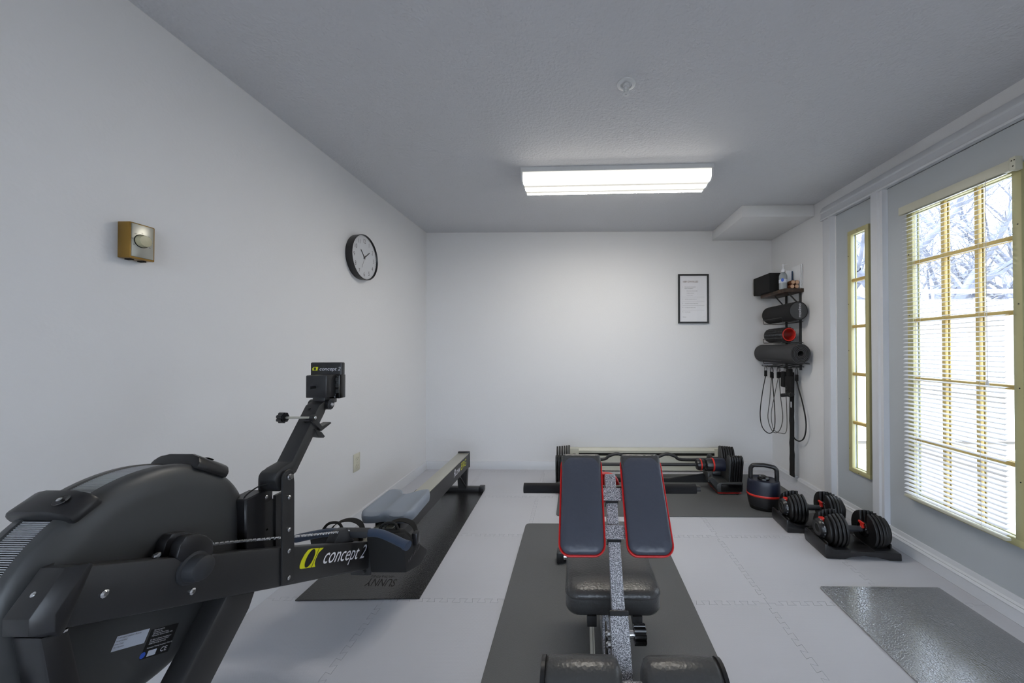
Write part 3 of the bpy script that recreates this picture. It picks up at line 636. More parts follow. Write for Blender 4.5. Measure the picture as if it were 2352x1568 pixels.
# device holder rod, knob, fingers
hd_ = build('holder_rod', MB().cyl((-1.015, 1.250, 0.965), (BXR + 0.006, 1.250, 0.965), 0.004, n=10), 'rail_steel', rw)
kn = MB()
for k in range(7):
    a = 2 * PI * k / 7; kn.cyl((-1.03, 1.250 + 0.013 * math.cos(a), 0.965 + 0.013 * math.sin(a)), (-1.012, 1.250 + 0.013 * math.cos(a), 0.965 + 0.013 * math.sin(a)), 0.006, n=10)
kn.cyl((-1.028, 1.25, 0.965), (-1.008, 1.25, 0.965), 0.014, n=14); build('knob', kn, 'black_plastic', hd_)
build('washer', MB().cyl((BXR - 0.004, 1.25, 0.965), (BXR + 0.008, 1.25, 0.965), 0.012, n=18), 'black_plastic', hd_); bolt(hd_, (BXR + 0.008, 1.25, 0.965), (1, 0, 0), 0.006, 0.003)
fg = MB().prism([(1.242, 0.955), (1.262, 0.968), (1.300, 0.925), (1.345, 0.932), (1.350, 0.926), (1.296, 0.908)], 'x', BXR - 0.03, BXR).bevel(0.002, 1)
fg.merge(MB().prism([(1.262, 0.925), (1.300, 0.905), (1.318, 0.885), (1.312, 0.880), (1.282, 0.890)], 'x', BXR - 0.028, BXR - 0.002).bevel(0.002, 1)); build('device_rest', fg, 'black_plastic', rw)
# monitor
mo = build('monitor', MB().rbox(-1.024, -0.903, 1.385, 1.408, 1.019, 1.1525, 0.004), 'black_plastic', rw)
build('battery_box', MB().rbox(-0.978, -0.902, 1.300, 1.352, 1.0265, 1.1085, 0.003), 'black_plastic', mo)
build('port_panel', MB().rbox(-0.975, -0.887, 1.350, 1.387, 1.018, 1.107, 0.003), 'black_gloss', mo)
build('monitor_neck', MB().rbox(-0.972, -0.925, 1.325, 1.395, 0.998, 1.035, 0.004), 'black_plastic', mo)
build('stud', MB().cyl((-0.945, 1.272, 1.066), (-0.945, 1.302, 1.066), 0.0055, n=12), 'black_plastic', mo)
for z in (1.090, 1.068, 1.046): build('socket', MB().box(-0.9005, -0.8895, 1.3475, 1.3515, z - 0.006, z + 0.006), 'plate_grey', mo)
tx = MB(); text(tx, 'concept 2', 0.0195, (-0.989, 1.3843, 1.1215), (1, 0, 0), (0, 0, 1), 0.25, 'LEFT', 1.05); build('lettering', tx, 'print_white', mo, 0)
lgm = MB(); lgm.add([(-1.015, 1.3844, 1.121), (-0.996, 1.3844, 1.121), (-0.993, 1.3844, 1.135), (-1.009, 1.3844, 1.135), (-1.016, 1.3844, 1.129)], [(0, 1, 2, 3, 4)]); build('logo', lgm, 'print_yellow', mo, 0)
lgm = MB(); lgm.add([(-1.0055 + 0.0045 * math.cos(a), 1.3840, 1.128 + 0.006 * math.sin(a)) for a in [2 * PI * k / 14 for k in range(14)]], [tuple(range(14))]); build('logo_eye', lgm, 'print_black', mo, 0)
tx = MB(); text(tx, 'PM5', 0.008, (-0.9015, 1.3493, 1.022), (0, 0, 1), (-1, 0, 0)); build('serial_label', tx, 'label_white', mo, 0)
build('cable', MB().tube(smooth_path([(-0.945, 1.352, 1.015), (-0.93, 1.31, 1.0), (-0.955, 1.28, 0.99)], 5), 0.0018, 6), 'black_matte', rw)
build('cable', MB().tube(smooth_path([(-0.945, 1.11, 0.79), (-0.965, 1.085, 0.785), (-0.975, 1.055, 0.765), (-0.972, 1.075, 0.735), (-0.97, 1.11, 0.715)], 6), 0.0022, 6), 'black_matte', rw)
# chain and handle
ch = MB(); cpts = smooth_path([(-0.945, 0.872, 0.722), (-0.945, 1.0, 0.668), (-0.945, 1.179, 0.588), (-0.945, 1.457, 0.466)], 22)
for k in range(len(cpts) - 1):
    a, b = cpts[k], cpts[k + 1]; o = Vector((0.0025 if k % 2 else -0.0025, 0, 0)); c = (a + b) / 2
    for sx in ((-0.0025, 0.0025) if k % 2 else (-0.0042, 0.0042)):
        ch.tube([a + Vector((sx, 0, 0)), c + Vector((sx, 0, 0)), b + Vector((sx, 0, 0))], [0.0042, 0.0026, 0.0042], 5)
build('chain', ch, 'chrome', rw)
build('handle_hook', MB().prism([(1.395, 0.452), (1.405, 0.462), (1.432, 0.482), (1.478, 0.474), (1.50, 0.420), (1.525, 0.400), (1.52, 0.392)], 'x', -0.972, -0.934).bevel(0.004, 2), 'grip_black', rw)
hl = build('handle', MB().rbox(-1.005, -0.865, 1.496, 1.536, 0.418, 0.448, 0.008), 'grip_black', rw)
build('handle_grip', MB().tube(smooth_path([(-1.000, 1.517, 0.433), (-1.06, 1.512, 0.432), (-1.155, 1.470, 0.428)], 6), [0.016] * 12 + [0.0125], 16), 'grip_blue', hl)
build('handle_grip', MB().tube(smooth_path([(-0.868, 1.517, 0.433), (-0.81, 1.512, 0.430), (-0.690, 1.470, 0.408), (-0.684, 1.468, 0.407)], 6), [0.0165] * 12 + [0.019] * 4 + [0.016, 0.012, 0.004], 16), 'grip_blue', hl)
build('chain_end', MB().cyl((-0.945, 1.45, 0.468), (-0.945, 1.50, 0.446), 0.006, n=10), 'chrome', hl)
# beam lettering
bd = Vector((0, 1.607 - 1.125, 0.349 - 0.585)).normalized(); bu = Vector((0, -bd.z, bd.y))
tx = MB(); text(tx, 'concept 2', 0.074, (BXR + 0.0008, 1.296, 0.432), bd, bu, 0.30, 'LEFT', 0.98)
build('beam_lettering', tx, 'print_white', rw, 0)
o_ = Vector((BXR + 0.0007, 1.188, 0.478))
def bp_(x, y, e=0.0): return o_ + bd * x + bu * y + Vector((e, 0, 0))
lo = MB(); lp = [(0.012, 0.0), (0.086, 0.0), (0.078, 0.010), (0.077, 0.022), (0.083, 0.042), (0.106, 0.058), (0.036, 0.058), (0.022, 0.055), (0.010, 0.043), (0.002, 0.025), (0.001, 0.010), (0.005, 0.002)]
lo.add([bp_(*p) for p in lp], [tuple(range(len(lp)))]); lg_ = build('beam_logo', lo, 'print_yellow', rw, 0)
le = MB(); le.add([bp_(0.044 + 0.0195 * math.cos(a) + 0.007 * math.sin(a), 0.029 + 0.0275 * math.sin(a), 0.0004) for a in [2 * PI * k / 24 for k in range(24)]], [tuple(range(24))])
le.add([bp_(0.063, -0.001, 0.0004), bp_(0.066, -0.001, 0.0004), bp_(0.082, 0.059, 0.0004), bp_(0.079, 0.059, 0.0004)], [(0, 1, 2, 3)])
build('logo_eye', le, 'print_black', lg_, 0)
# labels on the flywheel cover
ld = Vector((0, 0.774 - 0.717, 0.599 - 0.626)).normalized(); lu = Vector((0, -ld.z, ld.y)); x_ = XN + 0.0006
def lab(p, w_, h_, mat, name, e=0.0):
    p = Vector((x_ + e, p[0], p[1])); q = [p, p + ld * w_, p + ld * w_ + lu * h_, p + lu * h_]
    return build(name, MB().add(q, [(0, 1, 2, 3)]), mat, rw, 0)
lab((0.7575, 0.563), 0.066, 0.027, 'label_white', 'serial_plate')
lab((0.808, 0.503), 0.064, 0.056, 'print_black', 'maker_plate')
tx = MB()
for k, s_ in enumerate(('Concept2 Indoor Rower', 'Serial Number', 'Date Code', 'Part Number')):
    p = Vector((x_ + 0.0005, 0.760, 0.565)) + lu * (0.0190 - 0.0055 * k); text(tx, s_, 0.0048 if k == 0 else 0.0038, p, ld, lu)
build('plate_lettering', tx, 'print_grey', rw, 0)
tx = MB()
for k, s_ in enumerate(('Manufactured by', 'Concept2, Inc.', '105 Industrial Park Drive', 'Morrisville, Vermont 05661 USA', '', 'EU Sales & Service Headquarters', 'Concept2 Deutschland GmbH', '22041 Hamburg, Germany', '', 'Stationary Training Equipment Class SA')):
    p = Vector((x_ + 0.0005, 0.815, 0.502)) + lu * (0.050 - 0.0037 * k); text(tx, s_, 0.0036, p, ld, lu)
p = Vector((x_ + 0.0005, 0.846, 0.487)) + lu * 0.003; text(tx, 'CE', 0.013, p, ld, lu)
build('maker_lettering', tx, 'print_white', rw, 0)
lab((0.821, 0.500), 0.019, 0.011, 'label_white', 'mark_plate', 0.0004)
c = Vector((x_ + 0.0005, 0.814, 0.509)); build('mark_disc', MB().add([c + ld * (0.006 * math.cos(a)) + lu * (0.006 * math.sin(a)) for a in [2 * PI * k / 16 for k in range(16)]], [tuple(range(16))]), 'print_blue', rw, 0)
# footrests
for s in (-1, 1):
    x0, x1 = (RX + s * 0.045, RX + s * 0.205); x0, x1 = min(x0, x1), max(x0, x1)
    wedge = [(1.565, 0.385), (1.585, 0.400), (1.825, 0.195), (1.818, 0.178), (1.74, 0.165), (1.60, 0.215)]
    ft = build('footboard', MB().prism(wedge, 'x', x0, x1).bevel(0.006, 2, 30), 'black_matte', rw)
    cxm = (x0 + x1) / 2
    build('heel_cup', MB().prism([(1.585, 0.398), (1.60, 0.410), (1.645, 0.388), (1.76, 0.285), (1.75, 0.26)], 'x', cxm - 0.05, cxm + 0.05).bevel(0.008, 2), 'black_matte', ft)
    st_ = smooth_path([(cxm - 0.085, 1.68, 0.325), (cxm - 0.06, 1.71, 0.372), (cxm, 1.72, 0.388), (cxm + 0.06, 1.71, 0.372), (cxm + 0.09, 1.69, 0.315)], 5)
    sb = MB().loft([[p + Vector((0, -0.016, 0)), p + Vector((0, 0.016, 0.002)), p + Vector((0, 0.016, 0.005)), p + Vector((0, -0.016, 0.003))] for p in st_]); build('strap', sb, 'strap_black', ft)
    build('buckle', MB().rbox(cxm + 0.072, cxm + 0.098, 1.665, 1.70, 0.30, 0.355, 0.004), 'black_plastic', ft)
    build('toe_guide', MB().tube(smooth_path([(cxm - 0.045, 1.60, 0.40), (cxm - 0.025, 1.61, 0.425), (cxm + 0.02, 1.61, 0.427), (cxm + 0.045, 1.60, 0.40)], 5), 0.006, 8), 'black_matte', ft)
    for k in range(9): build('size_mark', MB().box(x1 - 0.0005, x1 + 0.0006, 1.62 + 0.014 * k, 1.622 + 0.014 * k, 0.25 + 0.0005 * k, 0.262 + 0.0005 * k), 'print_grey', ft, 0) if s > 0 else None
build('foot_bracket', MB().prism([(1.555, 0.262), (1.585, 0.215), (1.70, 0.195), (1.70, 0.30), (1.60, 0.30)], 'x', RX - 0.036, RX + 0.025).bevel(0.005, 1), 'black_powder', rw)
# monorail
ry0, ry1 = 1.60, 3.085
build('monorail', MB().prism([(RX - 0.046, 0.200), (RX + 0.046, 0.200), (RX + 0.046, 0.312), (RX + 0.020, 0.316), (RX - 0.020, 0.316), (RX - 0.046, 0.312)], 'y', ry0, ry1).bevel(0.003, 1), 'black_powder', rw)
build('rail_track', MB().rbox(RX - 0.047, RX + 0.047, ry0 + 0.01, ry1 - 0.01, 0.3165, 0.3205, 0.001), 'rail_steel', rw)
build('rail_end_cap', MB().rbox(RX - 0.05, RX + 0.05, ry1 - 0.01, ry1 + 0.012, 0.196, 0.332, 0.005), 'black_plastic', rw)
build('rear_leg', MB().prism([(RX - 0.045, 0.205), (RX + 0.045, 0.205), (RX + 0.035, 0.03), (RX - 0.035, 0.03)], 'y', 3.035, 3.075).bevel(0.004, 1), 'black_powder', rw)
build('leg_brace', MB().cyl((RX + 0.03, 2.86, 0.205), (RX + 0.03, 3.04, 0.05), 0.006, n=8), 'black_powder', rw)
rf = build('rear_foot_bar', MB().rbox(RX - 0.165, RX + 0.165, 3.04, 3.085, 0.006, 0.042, 0.004), 'black_powder', rw)
for s in (-1, 1): build('foot_end', MB().rbox(RX + s * 0.16 - 0.022, RX + s * 0.16 + 0.022, 3.034, 3.092, 0.0062, 0.048, 0.005), 'black_plastic', rf)
tx = MB(); text(tx, 'Row', 0.078, (RX + 0.0468, 2.69, 0.246), (0, 1, 0), (0, 0, 1), 0.2, 'LEFT', 1.0); build('rail_lettering', tx, 'print_white', rw, 0)
tx = MB(); text(tx, 'ERG', 0.078, (RX + 0.0468, 2.85, 0.246), (0, 1, 0), (0, 0, 1), 0.2, 'LEFT', 1.0); build('rail_lettering', tx, 'print_yellow', rw, 0)
# seat
def seat_out(y):  # half width along the depth
    t = (y - 1.785) / 0.325; return 0.134 - 0.012 * t
rings = []; nu, nv = 24, 18
top = {}
def seat_z(u, v):
    bowl = -0.012 * (1 - min(1, ((abs(u) - 0.45) / 0.45) ** 2)) if abs(u) < 0.9 else 0
    return 0.392 + bowl * (0.5 + 0.5 * math.sin(PI * v)) + 0.010 * v
sv, sf = [], []
for j in range(nv + 1):
    v_ = j / nv
    for i in range(nu + 1):
        u_ = 2 * i / nu - 1
        front = 1.785 + 0.018 * math.exp(-(u_ / 0.28) ** 2) + 0.03 * max(0, abs(u_) - 0.75) / 0.25 * max(0, abs(u_) - 0.75) / 0.25
        back = 2.105 - 0.085 * math.exp(-(u_ / 0.33) ** 2) - 0.05 * (max(0, abs(u_) - 0.7) / 0.3) ** 2
        y = front + (back - front) * v_
        x = RX + u_ * (0.134 - 0.012 * v_ - 0.004 * (max(0, 0.12 - v_) / 0.12) ** 2 * 3)
        ed = max(abs(u_) - 0.86, 0) / 0.14; ee = max(0.08 - v_, v_ - 0.92, 0) / 0.08
        sv.append((x, y, seat_z(u_, v_) - 0.012 * (ed ** 2) - 0.010 * (ee ** 2)))
n1 = nu + 1
for j in range(nv):
    for i in range(nu): sf.append((j * n1 + i, j * n1 + i + 1, (j + 1) * n1 + i + 1, (j + 1) * n1 + i))
loop = [i for i in range(n1)] + [j * n1 + nu for j in range(1, nv + 1)] + [nv * n1 + i for i in range(nu - 1, -1, -1)] + [j * n1 for j in range(nv - 1, 0, -1)]
nb_ = len(sv); cxs, cys = RX, 1.945
for i in loop: p = sv[i]; sv.append((cxs + (p[0] - cxs) * 1.015, cys + (p[1] - cys) * 1.015, p[2] - 0.014))
for i in loop: p = sv[i]; sv.append((cxs + (p[0] - cxs) * 0.99, cys + (p[1] - cys) * 0.99, 0.342))
m_ = len(loop)
for k in range(m_):
    k2 = (k + 1) % m_
    sf.append((loop[k], loop[k2], nb_ + k2, nb_ + k)); sf.append((nb_ + k, nb_ + k2, nb_ + m_ + k2, nb_ + m_ + k))
sf.append(tuple(nb_ + m_ + k for k in range(m_)))
seat = build('seat', MB().add(sv, sf), 'seat_grey', rw, 50)
build('seat_carriage', MB().rbox(RX - 0.06, RX + 0.06, 1.83, 2.05, 0.322, 0.345, 0.003).rbox(RX - 0.064, RX - 0.05, 1.83, 2.05, 0.27, 0.335, 0.003).rbox(RX + 0.05, RX + 0.064, 1.83, 2.05, 0.27, 0.335, 0.003), 'black_plastic', seat)

# ================================================================== WEIGHT BENCH
BX = 0.128
bn = thing('weight_bench', 'black and red adjustable hyperextension bench with split thigh pads', 'bench', (BX, 1.5, 0))
pd = Vector((0, 1.375 - 1.0, 0.725 - 0.282)).normalized(); pn = Vector((0, -pd.z, pd.y))       # post direction and its room-side normal
def pm_(s_, off=0.0): return Vector((BX, 1.0, 0.282)) + pd * s_ + pn * off
def frame_m(org): return Matrix(((1, 0, 0, org.x), (0, pd.y, pn.y, org.y), (0, pd.z, pn.z, org.z), (0, 0, 0, 1)))     # local (x, along post, normal)
L_tot = (Vector((0, 1.375, 0.725)) - Vector((0, 1.0, 0.282))).length
O0 = Vector((BX, 1.0, 0.282)); FM = frame_m(O0)
build('inner_post', MB().merge(MB().rbox(-0.0195, 0.0195, 0.10, L_tot, -0.0195, 0.0195, 0.002, 1), FM), 'hammertone', bn)
build('outer_post', MB().merge(MB().rbox(-0.027, 0.027, -0.22, 0.16, -0.027, 0.027, 0.002, 1), FM), 'hammertone', bn)
build('post_collar', MB().merge(MB().rbox(-0.0285, 0.0285, 0.152, 0.166, -0.0285, 0.0285, 0.002, 1), FM), 'black_plastic', bn)
build('front_base', MB().rbox(BX - 0.21, BX + 0.21, 0.80, 0.85, 0.006, 0.056, 0.004), 'hammertone', bn)
build('base_beam', MB().rbox(BX - 0.025, BX + 0.025, 0.83, 2.02, 0.03, 0.08, 0.004), 'hammertone', bn)
rbz = build('rear_base', MB().cyl((BX - 0.205, 2.06, 0.034), (BX + 0.205, 2.06, 0.034), 0.026, n=20), 'chrome', bn)
for s in (-1, 1): build('end_cap', MB().rbox(BX + s * 0.215 - 0.02, BX + s * 0.215 + 0.02, 2.028, 2.092, 0.0065, 0.068, 0.006), 'black_plastic', rbz)
# thigh pads
padL = 0.330; s0 = 0.302
for s in (-1, 1):
    xc = 0.002 + s * 0.1095; hw = 0.0745
    y0_, y1_ = s0, s0 + padL
    out = rrect(xc - hw, xc + hw, y0_, y1_, 0.035, 6)
    core = MB().prism(out, 'z', 0.0265, 0.052); tp = build('thigh_pad', MB().merge(core.bevel(0.006, 2, 50), FM), 'red_vinyl', bn)
    out2 = rrect(xc - hw + 0.004, xc + hw - 0.004, y0_ + 0.004, y1_ - 0.002, 0.033, 6)
    def ringp(k, ins, z): return [(xc + (a - xc) * ins, (y0_ + y1_) / 2 + (b - (y0_ + y1_) / 2) * (1 - (1 - ins) * 0.45), z) for a, b in out2]
    cov = MB().loft([ringp(0, 1.0, 0.049), ringp(1, 1.0, 0.058), ringp(2, 0.965, 0.065), ringp(3, 0.88, 0.0685), ringp(4, 0.6, 0.070), ringp(5, 0.1, 0.070)])
    build('leather_cover', MB().merge(cov, FM), 'pad_wrinkled', tp, 60)
    pip = [(a, b, 0.0525) for a, b in rrect(xc - hw + 0.001, xc + hw - 0.001, y0_ + 0.001, y1_ - 0.001, 0.034, 6)]
    build('piping', MB().merge(MB().tube(pip, 0.0035, 6, closed=True), FM), 'red_vinyl', tp)
    wrap = MB().prism([(xc - hw - 0.002, 0), (xc + hw + 0.002, 0), (xc + hw + 0.002, 1), (xc - hw - 0.002, 1)], 'z', 0, 1)
    tp_cap = MB().rbox(xc - hw + 0.002, xc + hw - 0.002, y1_ - 0.060, y1_ + 0.008, 0.030, 0.0685, 0.014, 3)
    build('end_flap', MB().merge(tp_cap, FM), 'pad_leather', tp)
for a in (0.358, 0.482):
    build('pad_bracket', MB().merge(MB().rbox(-0.115, 0.115, a, a + 0.042, 0.0195, 0.0265, 0.001, 1).rbox(-0.034, 0.034, a, a + 0.042, 0.0265, 0.0305, 0.001, 1), FM), 'hammertone', bn)
    build('bracket_sleeve', MB().merge(MB().box(-0.023, 0.023, a - 0.008, a + 0.001, -0.022, 0.022), FM), 'black_plastic', bn)
# seat pad behind the post
so = rrect(BX - 0.162, BX + 0.158, 1.205, 1.72, 0.045, 7)
def sring(ins, z): return [(BX + (a - BX) * ins, 1.46 + (b - 1.46) * (1 - (1 - ins) * 0.62), z) for a, b in so]
sp_ = build('seat_pad', MB().loft([sring(0.97, 0.322), sring(1.0, 0.332), sring(1.0, 0.375), sring(0.99, 0.386), sring(0.95, 0.394), sring(0.85, 0.399), sring(0.5, 0.401), sring(0.05, 0.401)]), 'pad_leather', bn, 60)
build('seam', MB().tube([(a, b, 0.377) for a, b in so], 0.0022, 5, closed=True), 'pad_leather', sp_)
for x in (-0.075, 0.075): build('seat_bracket', MB().rbox(BX + x - 0.016, BX + x + 0.016, 1.20, 1.60, 0.290, 0.325, 0.002), 'black_powder', bn)
build('support_post', MB().rbox(BX - 0.025, BX + 0.025, 1.42, 1.47, 0.06, 0.30, 0.002), 'hammertone', bn)
build('adjust_rod', MB().cyl((BX - 0.075, 1.235, 0.30), (BX - 0.072, 1.10, 0.10), 0.008, n=10), 'rail_steel', bn)
build('link_plate', MB().prism([(1.11, 0.34), (1.16, 0.34), (1.14, 0.18), (1.06, 0.18)], 'x', BX - 0.036, BX - 0.031).bevel(0.001, 1), 'black_powder', bn)
for a in (0.112, 0.088): bolt(bn, tuple(FM @ Vector((-0.027, a, 0.0))), (-1, 0, 0), 0.010, 0.014)
kp = FM @ Vector((0.027, 0.112, 0.0)); kb = build('adjust_knob', MB().cyl(kp, kp + Vector((0.020, 0, 0)), 0.011, n=12), 'chrome', bn)
kn = MB().cyl(kp + Vector((0.016, 0, 0)), kp + Vector((0.048, 0, 0)), 0.021, n=18)
for k in range(9):
    a = 2 * PI * k / 9; o = Vector((0, 0.021 * math.cos(a), 0.021 * math.sin(a))); kn.cyl(kp + o + Vector((0.015, 0, 0)), kp + o + Vector((0.049, 0, 0)), 0.006, n=8)
build('knob_grip', kn, 'black_gloss', kb)
# foam leg rollers on a cross bar
RC = Vector((BX + 0.016, 0.938, 0.333))
build('roller_bar', MB().cyl(RC + Vector((-0.21, 0, 0)), RC + Vector((0.22, 0, 0)), 0.0145, n=18), 'hammertone', bn)
build('roller_mount', MB().cyl(RC, RC + Vector((0, 0.08, -0.07)), 0.016, n=12), 'hammertone', bn)
for s in (-1, 1):
    a, b = (0.030, 0.225); pr = [(a - 0.004, 0.016), (a - 0.003, 0.040), (a + 0.006, 0.060), (a + 0.018, 0.0665), (a + 0.10, 0.068), (b - 0.016, 0.067), (b - 0.005, 0.063), (b, 0.052), (b + 0.001, 0.016)]
    fo = build('foam_roller', MB().lathe([(s * q, r) for q, r in pr], RC, 'x', 36), 'pad_leather', bn, 50)
    build('roller_end_cap', MB().lathe([(s * (b - 0.008), 0.05), (s * (b - 0.002), 0.0665), (s * (b + 0.008), 0.066), (s * (b + 0.010), 0.06), (s * (b + 0.010), 0.0)], RC, 'x', 32), 'black_plastic', fo)
    build('stitch_line', MB().tube([RC + Vector((s * q, -0.0672 * math.cos(0.45), 0.0672 * math.sin(0.45))) for q in (a + 0.02, b - 0.02)], 0.0016, 5), 'black_matte', fo)
# handlebar with foam grips
hz, hyy = 0.648, 1.452
hb = build('handlebar', MB().cyl((BX - 0.30, hyy, hz), (BX + 0.365, hyy, hz), 0.0125, n=16), 'black_powder', bn)
build('handlebar_mount', MB().cyl((BX, hyy, hz), tuple(pm_(L_tot - 0.09)), 0.018, n=12), 'hammertone', bn)
for x0, x1 in ((BX - 0.335, BX - 0.10), (BX + 0.11, BX + 0.348)): build('foam_grip', MB().cyl((x0, hyy, hz), (x1, hyy, hz), 0.0195, n=20), 'foam_black', hb)
build('rear_pad', MB().prism(rrect(BX - 0.085, BX + 0.052, 0.58, 0.697, 0.055, 7), 'y', 1.475, 1.505).bevel(0.004, 1, 50), 'red_vinyl', bn)

# ================================================================== ADJUSTABLE WEIGHTS
def notched(rad, slot, depth, n=36, flat=None):
    pts = []
    a0 = math.degrees(math.asin(slot / rad))
    for k in range(n + 1):
        a = math.radians(90 + a0 + (360 - 2 * a0) * k / n); pts.append((rad * math.cos(a), rad * math.sin(a)))
    pts += [(slot * 0.8, -0.0), (-slot * 0.8, -0.0)] if depth is None else [(slot * 0.8, depth), (-slot * 0.8, depth)]
    return pts
def make_dumbbell(label):
    t = thing('adjustable_dumbbell', label, 'dumbbell', (0, 0, 0), 'adjustable dumbbells by the door')
    zc = 0.128
    for s in (-1, 1):
        specs = [(0.070, 0.104), (0.092, 0.105), (0.113, 0.103), (0.133, 0.098), (0.152, 0.088)]
        for x, r in specs:
            poly = [(a, b + zc) for a, b in notched(r, 0.028, 0.012)]
            lo, hi = sorted((s * x, s * (x + 0.0165)))
            build('weight_plate', MB().prism(poly, 'x', lo, hi).bevel(0.0035, 2, 40), 'plate_black', t)
        dl = build('selector_dial', MB().lathe([(s * 0.166, 0.03), (s * 0.172, 0.054), (s * 0.190, 0.050), (s * 0.196, 0.044), (s * 0.194, 0.026), (s * 0.190, 0.024), (s * 0.190, 0.0)], (0, 0, zc), 'x', 32), 'black_plastic', t)
        build('dial_ring', MB().lathe([(s * 0.1945, 0.027), (s * 0.1965, 0.026), (s * 0.1965, 0.023), (s * 0.1945, 0.022)], (0, 0, zc), 'x', 28), 'plate_grey', dl)
        build('dial_hub', MB().cyl((s * 0.190, 0, zc), (s * 0.1935, 0, zc), 0.012, n=6), 'wood_dark', dl)
        nm = MB()
        for k, q in enumerate(('5', '7.5', '10', '12.5', '15', '17.5', '20', '22.5', '25', '30', '35', '40', '45', '50', '52.5')):
            a = 2 * PI * k / 15 + 0.2; u = Vector((0, -s * math.sin(a), math.cos(a))) ; w_ = Vector((0, s * -math.cos(a), -math.sin(a))) * -1
            c = Vector((s * 0.1815, 0, zc)) + u * 0.0535
            text(nm, q, 0.010, c, (u.cross(Vector((s, 0, 0)))), Vector((s * 1, 0, 0)) * -1 + u * 0.22, 0, 'CENTER')
        build('dial_numbers', nm, 'print_white', dl, 0)
        build('release_tab', MB().rbox(min(s * 0.150, s * 0.176), max(s * 0.150, s * 0.176), -0.016, 0.020, zc + 0.040, zc + 0.060, 0.004), 'red_plastic', t)
        build('inner_guard', MB().lathe([(s * 0.064, 0.0), (s * 0.062, 0.040), (s * 0.068, 0.046), (s * 0.072, 0.046)], (0, 0, zc), 'x', 28), 'black_gloss', t)
        fg = MB().prism([(-0.024, zc + 0.044), (0.018, zc + 0.046), (0.016, zc + 0.038), (0.000, zc + 0.030), (0.004, zc + 0.008), (0.014, zc - 0.014), (0.006, zc - 0.020), (-0.006, zc + 0.002), (-0.020, zc + 0.014), (-0.016, zc + 0.034)], 'x', min(s * 0.052, s * 0.064), max(s * 0.052, s * 0.064)).bevel(0.0015, 1)
        build('selector_fork', fg, 'red_plastic', t)
    build('handle_grip', MB().lathe([(-0.064, 0.013), (-0.06, 0.015), (-0.03, 0.0165), (0, 0.0185), (0.03, 0.0165), (0.06, 0.015), (0.064, 0.013)], (0, 0, zc), 'x', 24), 'chrome' if False else 'grip_black', t)
    for s in (-1, 1): build('handle_ring', MB().cyl((s * 0.050, 0, zc), (s * 0.056, 0, zc), 0.0185, n=24), 'chrome', t)
    tray = [(-0.205, 0.0), (-0.10, 0.0), (-0.06, 0.014), (0.0, 0.02), (0.07, 0.016), (0.12, 0.004), (0.14, 0.0), (0.208, 0.0), (0.205, 0.040), (0.17, 0.046), (0.08, 0.047), (-0.05, 0.040), (-0.12, 0.040), (-0.17, 0.056), (-0.200, 0.082), (-0.210, 0.080), (-0.212, 0.03)]
    tr = build('cradle', MB().prism([(a, b) for a, b in tray], 'y', -0.105, 0.105).bevel(0.006, 2, 25), 'black_plastic', t)
    for s in (-1, 1):
        build('cradle_divider', MB().prism([(s * 0.168, 0.035), (s * 0.178, 0.035), (s * 0.180, 0.075), (s * 0.174, 0.078)], 'y', -0.07, 0.0).bevel(0.002, 1), 'black_plastic', tr)
        build('cradle_cup', MB().rbox(min(s * 0.065, s * 0.17), max(s * 0.065, s * 0.17), -0.10, 0.10, 0.030, 0.050, 0.006), 'black_plastic', tr)
    return t
db = make_dumbbell('adjustable dumbbell in its cradle, nearest the leather-grained mat')
db2 = copy_tree(db); db2['label'] = 'adjustable dumbbell in its cradle, next to the kettlebell'
db.location = (1.648, 2.205, 0.0); db.rotation_euler = (0, 0, math.radians(-3))
db2.location = (1.598, 2.492, 0.0); db2.rotation_euler = (0, 0, math.radians(-4))

# kettlebell
kt = thing('kettlebell', 'black adjustable kettlebell with a red ring and dial top', 'kettlebell', (0, 0, 0))
def oval(prof, n=48, a=0.116, b=0.088):
    return MB().loft([[(a * sc * math.copysign(abs(math.cos(t)) ** 0.85, math.cos(t)), b * sc * math.copysign(abs(math.sin(t)) ** 0.85, math.sin(t)), z) for t in [2 * PI * k / n for k in range(n)]] for z, sc in prof])
build('base', oval([(0.006, 0.80), (0.010, 0.835), (0.030, 0.865), (0.034, 0.86)]), 'black_gloss', kt, 40)
build('lower_shell', oval([(0.034, 0.885), (0.06, 0.94), (0.095, 0.985), (0.108, 0.995)]), 'black_plastic', kt, 40)
build('ring', oval([(0.107, 1.0), (0.110, 1.015), (0.119, 1.015), (0.122, 1.0)]), 'red_plastic', kt, 40)
build('upper_shell', oval([(0.122, 0.995), (0.15, 0.985), (0.19, 0.955), (0.215, 0.925), (0.221, 0.90), (0.223, 0.86), (0.220, 0.80), (0.220, 0.05)]), 'navy_plastic', kt, 40)
hp = [(-0.088, 0, 0.20), (-0.088, 0, 0.255)] + [(-0.055 - 0.033 * math.cos(a), 0, 0.285 + 0.036 * math.sin(a)) for a in [PI / 2 * k / 6 for k in range(1, 7)]] + [(0.0, 0, 0.326)] + [(0.055 + 0.033 * math.cos(a), 0, 0.285 + 0.036 * math.sin(a)) for a in [PI / 2 * k / 6 for k in range(6, 0, -1)]] + [(0.088, 0, 0.255), (0.088, 0, 0.20)]
build('handle', MB().tube(hp, 0.0155, 16), 'black_plastic', kt, 60)
dl = build('dial', MB().lathe([(0.219, 0.042), (0.232, 0.040), (0.242, 0.032), (0.245, 0.018), (0.244, 0.0)], (0, 0, 0), 'z', 10), 'black_gloss', kt, 20)
build('dial_cap', MB().cyl((0, 0, 0.243), (0, 0, 0.2465), 0.017, n=20), 'plate_grey', dl)
kt.location = (1.418, 2.765, 0.0); kt.rotation_euler = (0, 0, math.radians(-22))

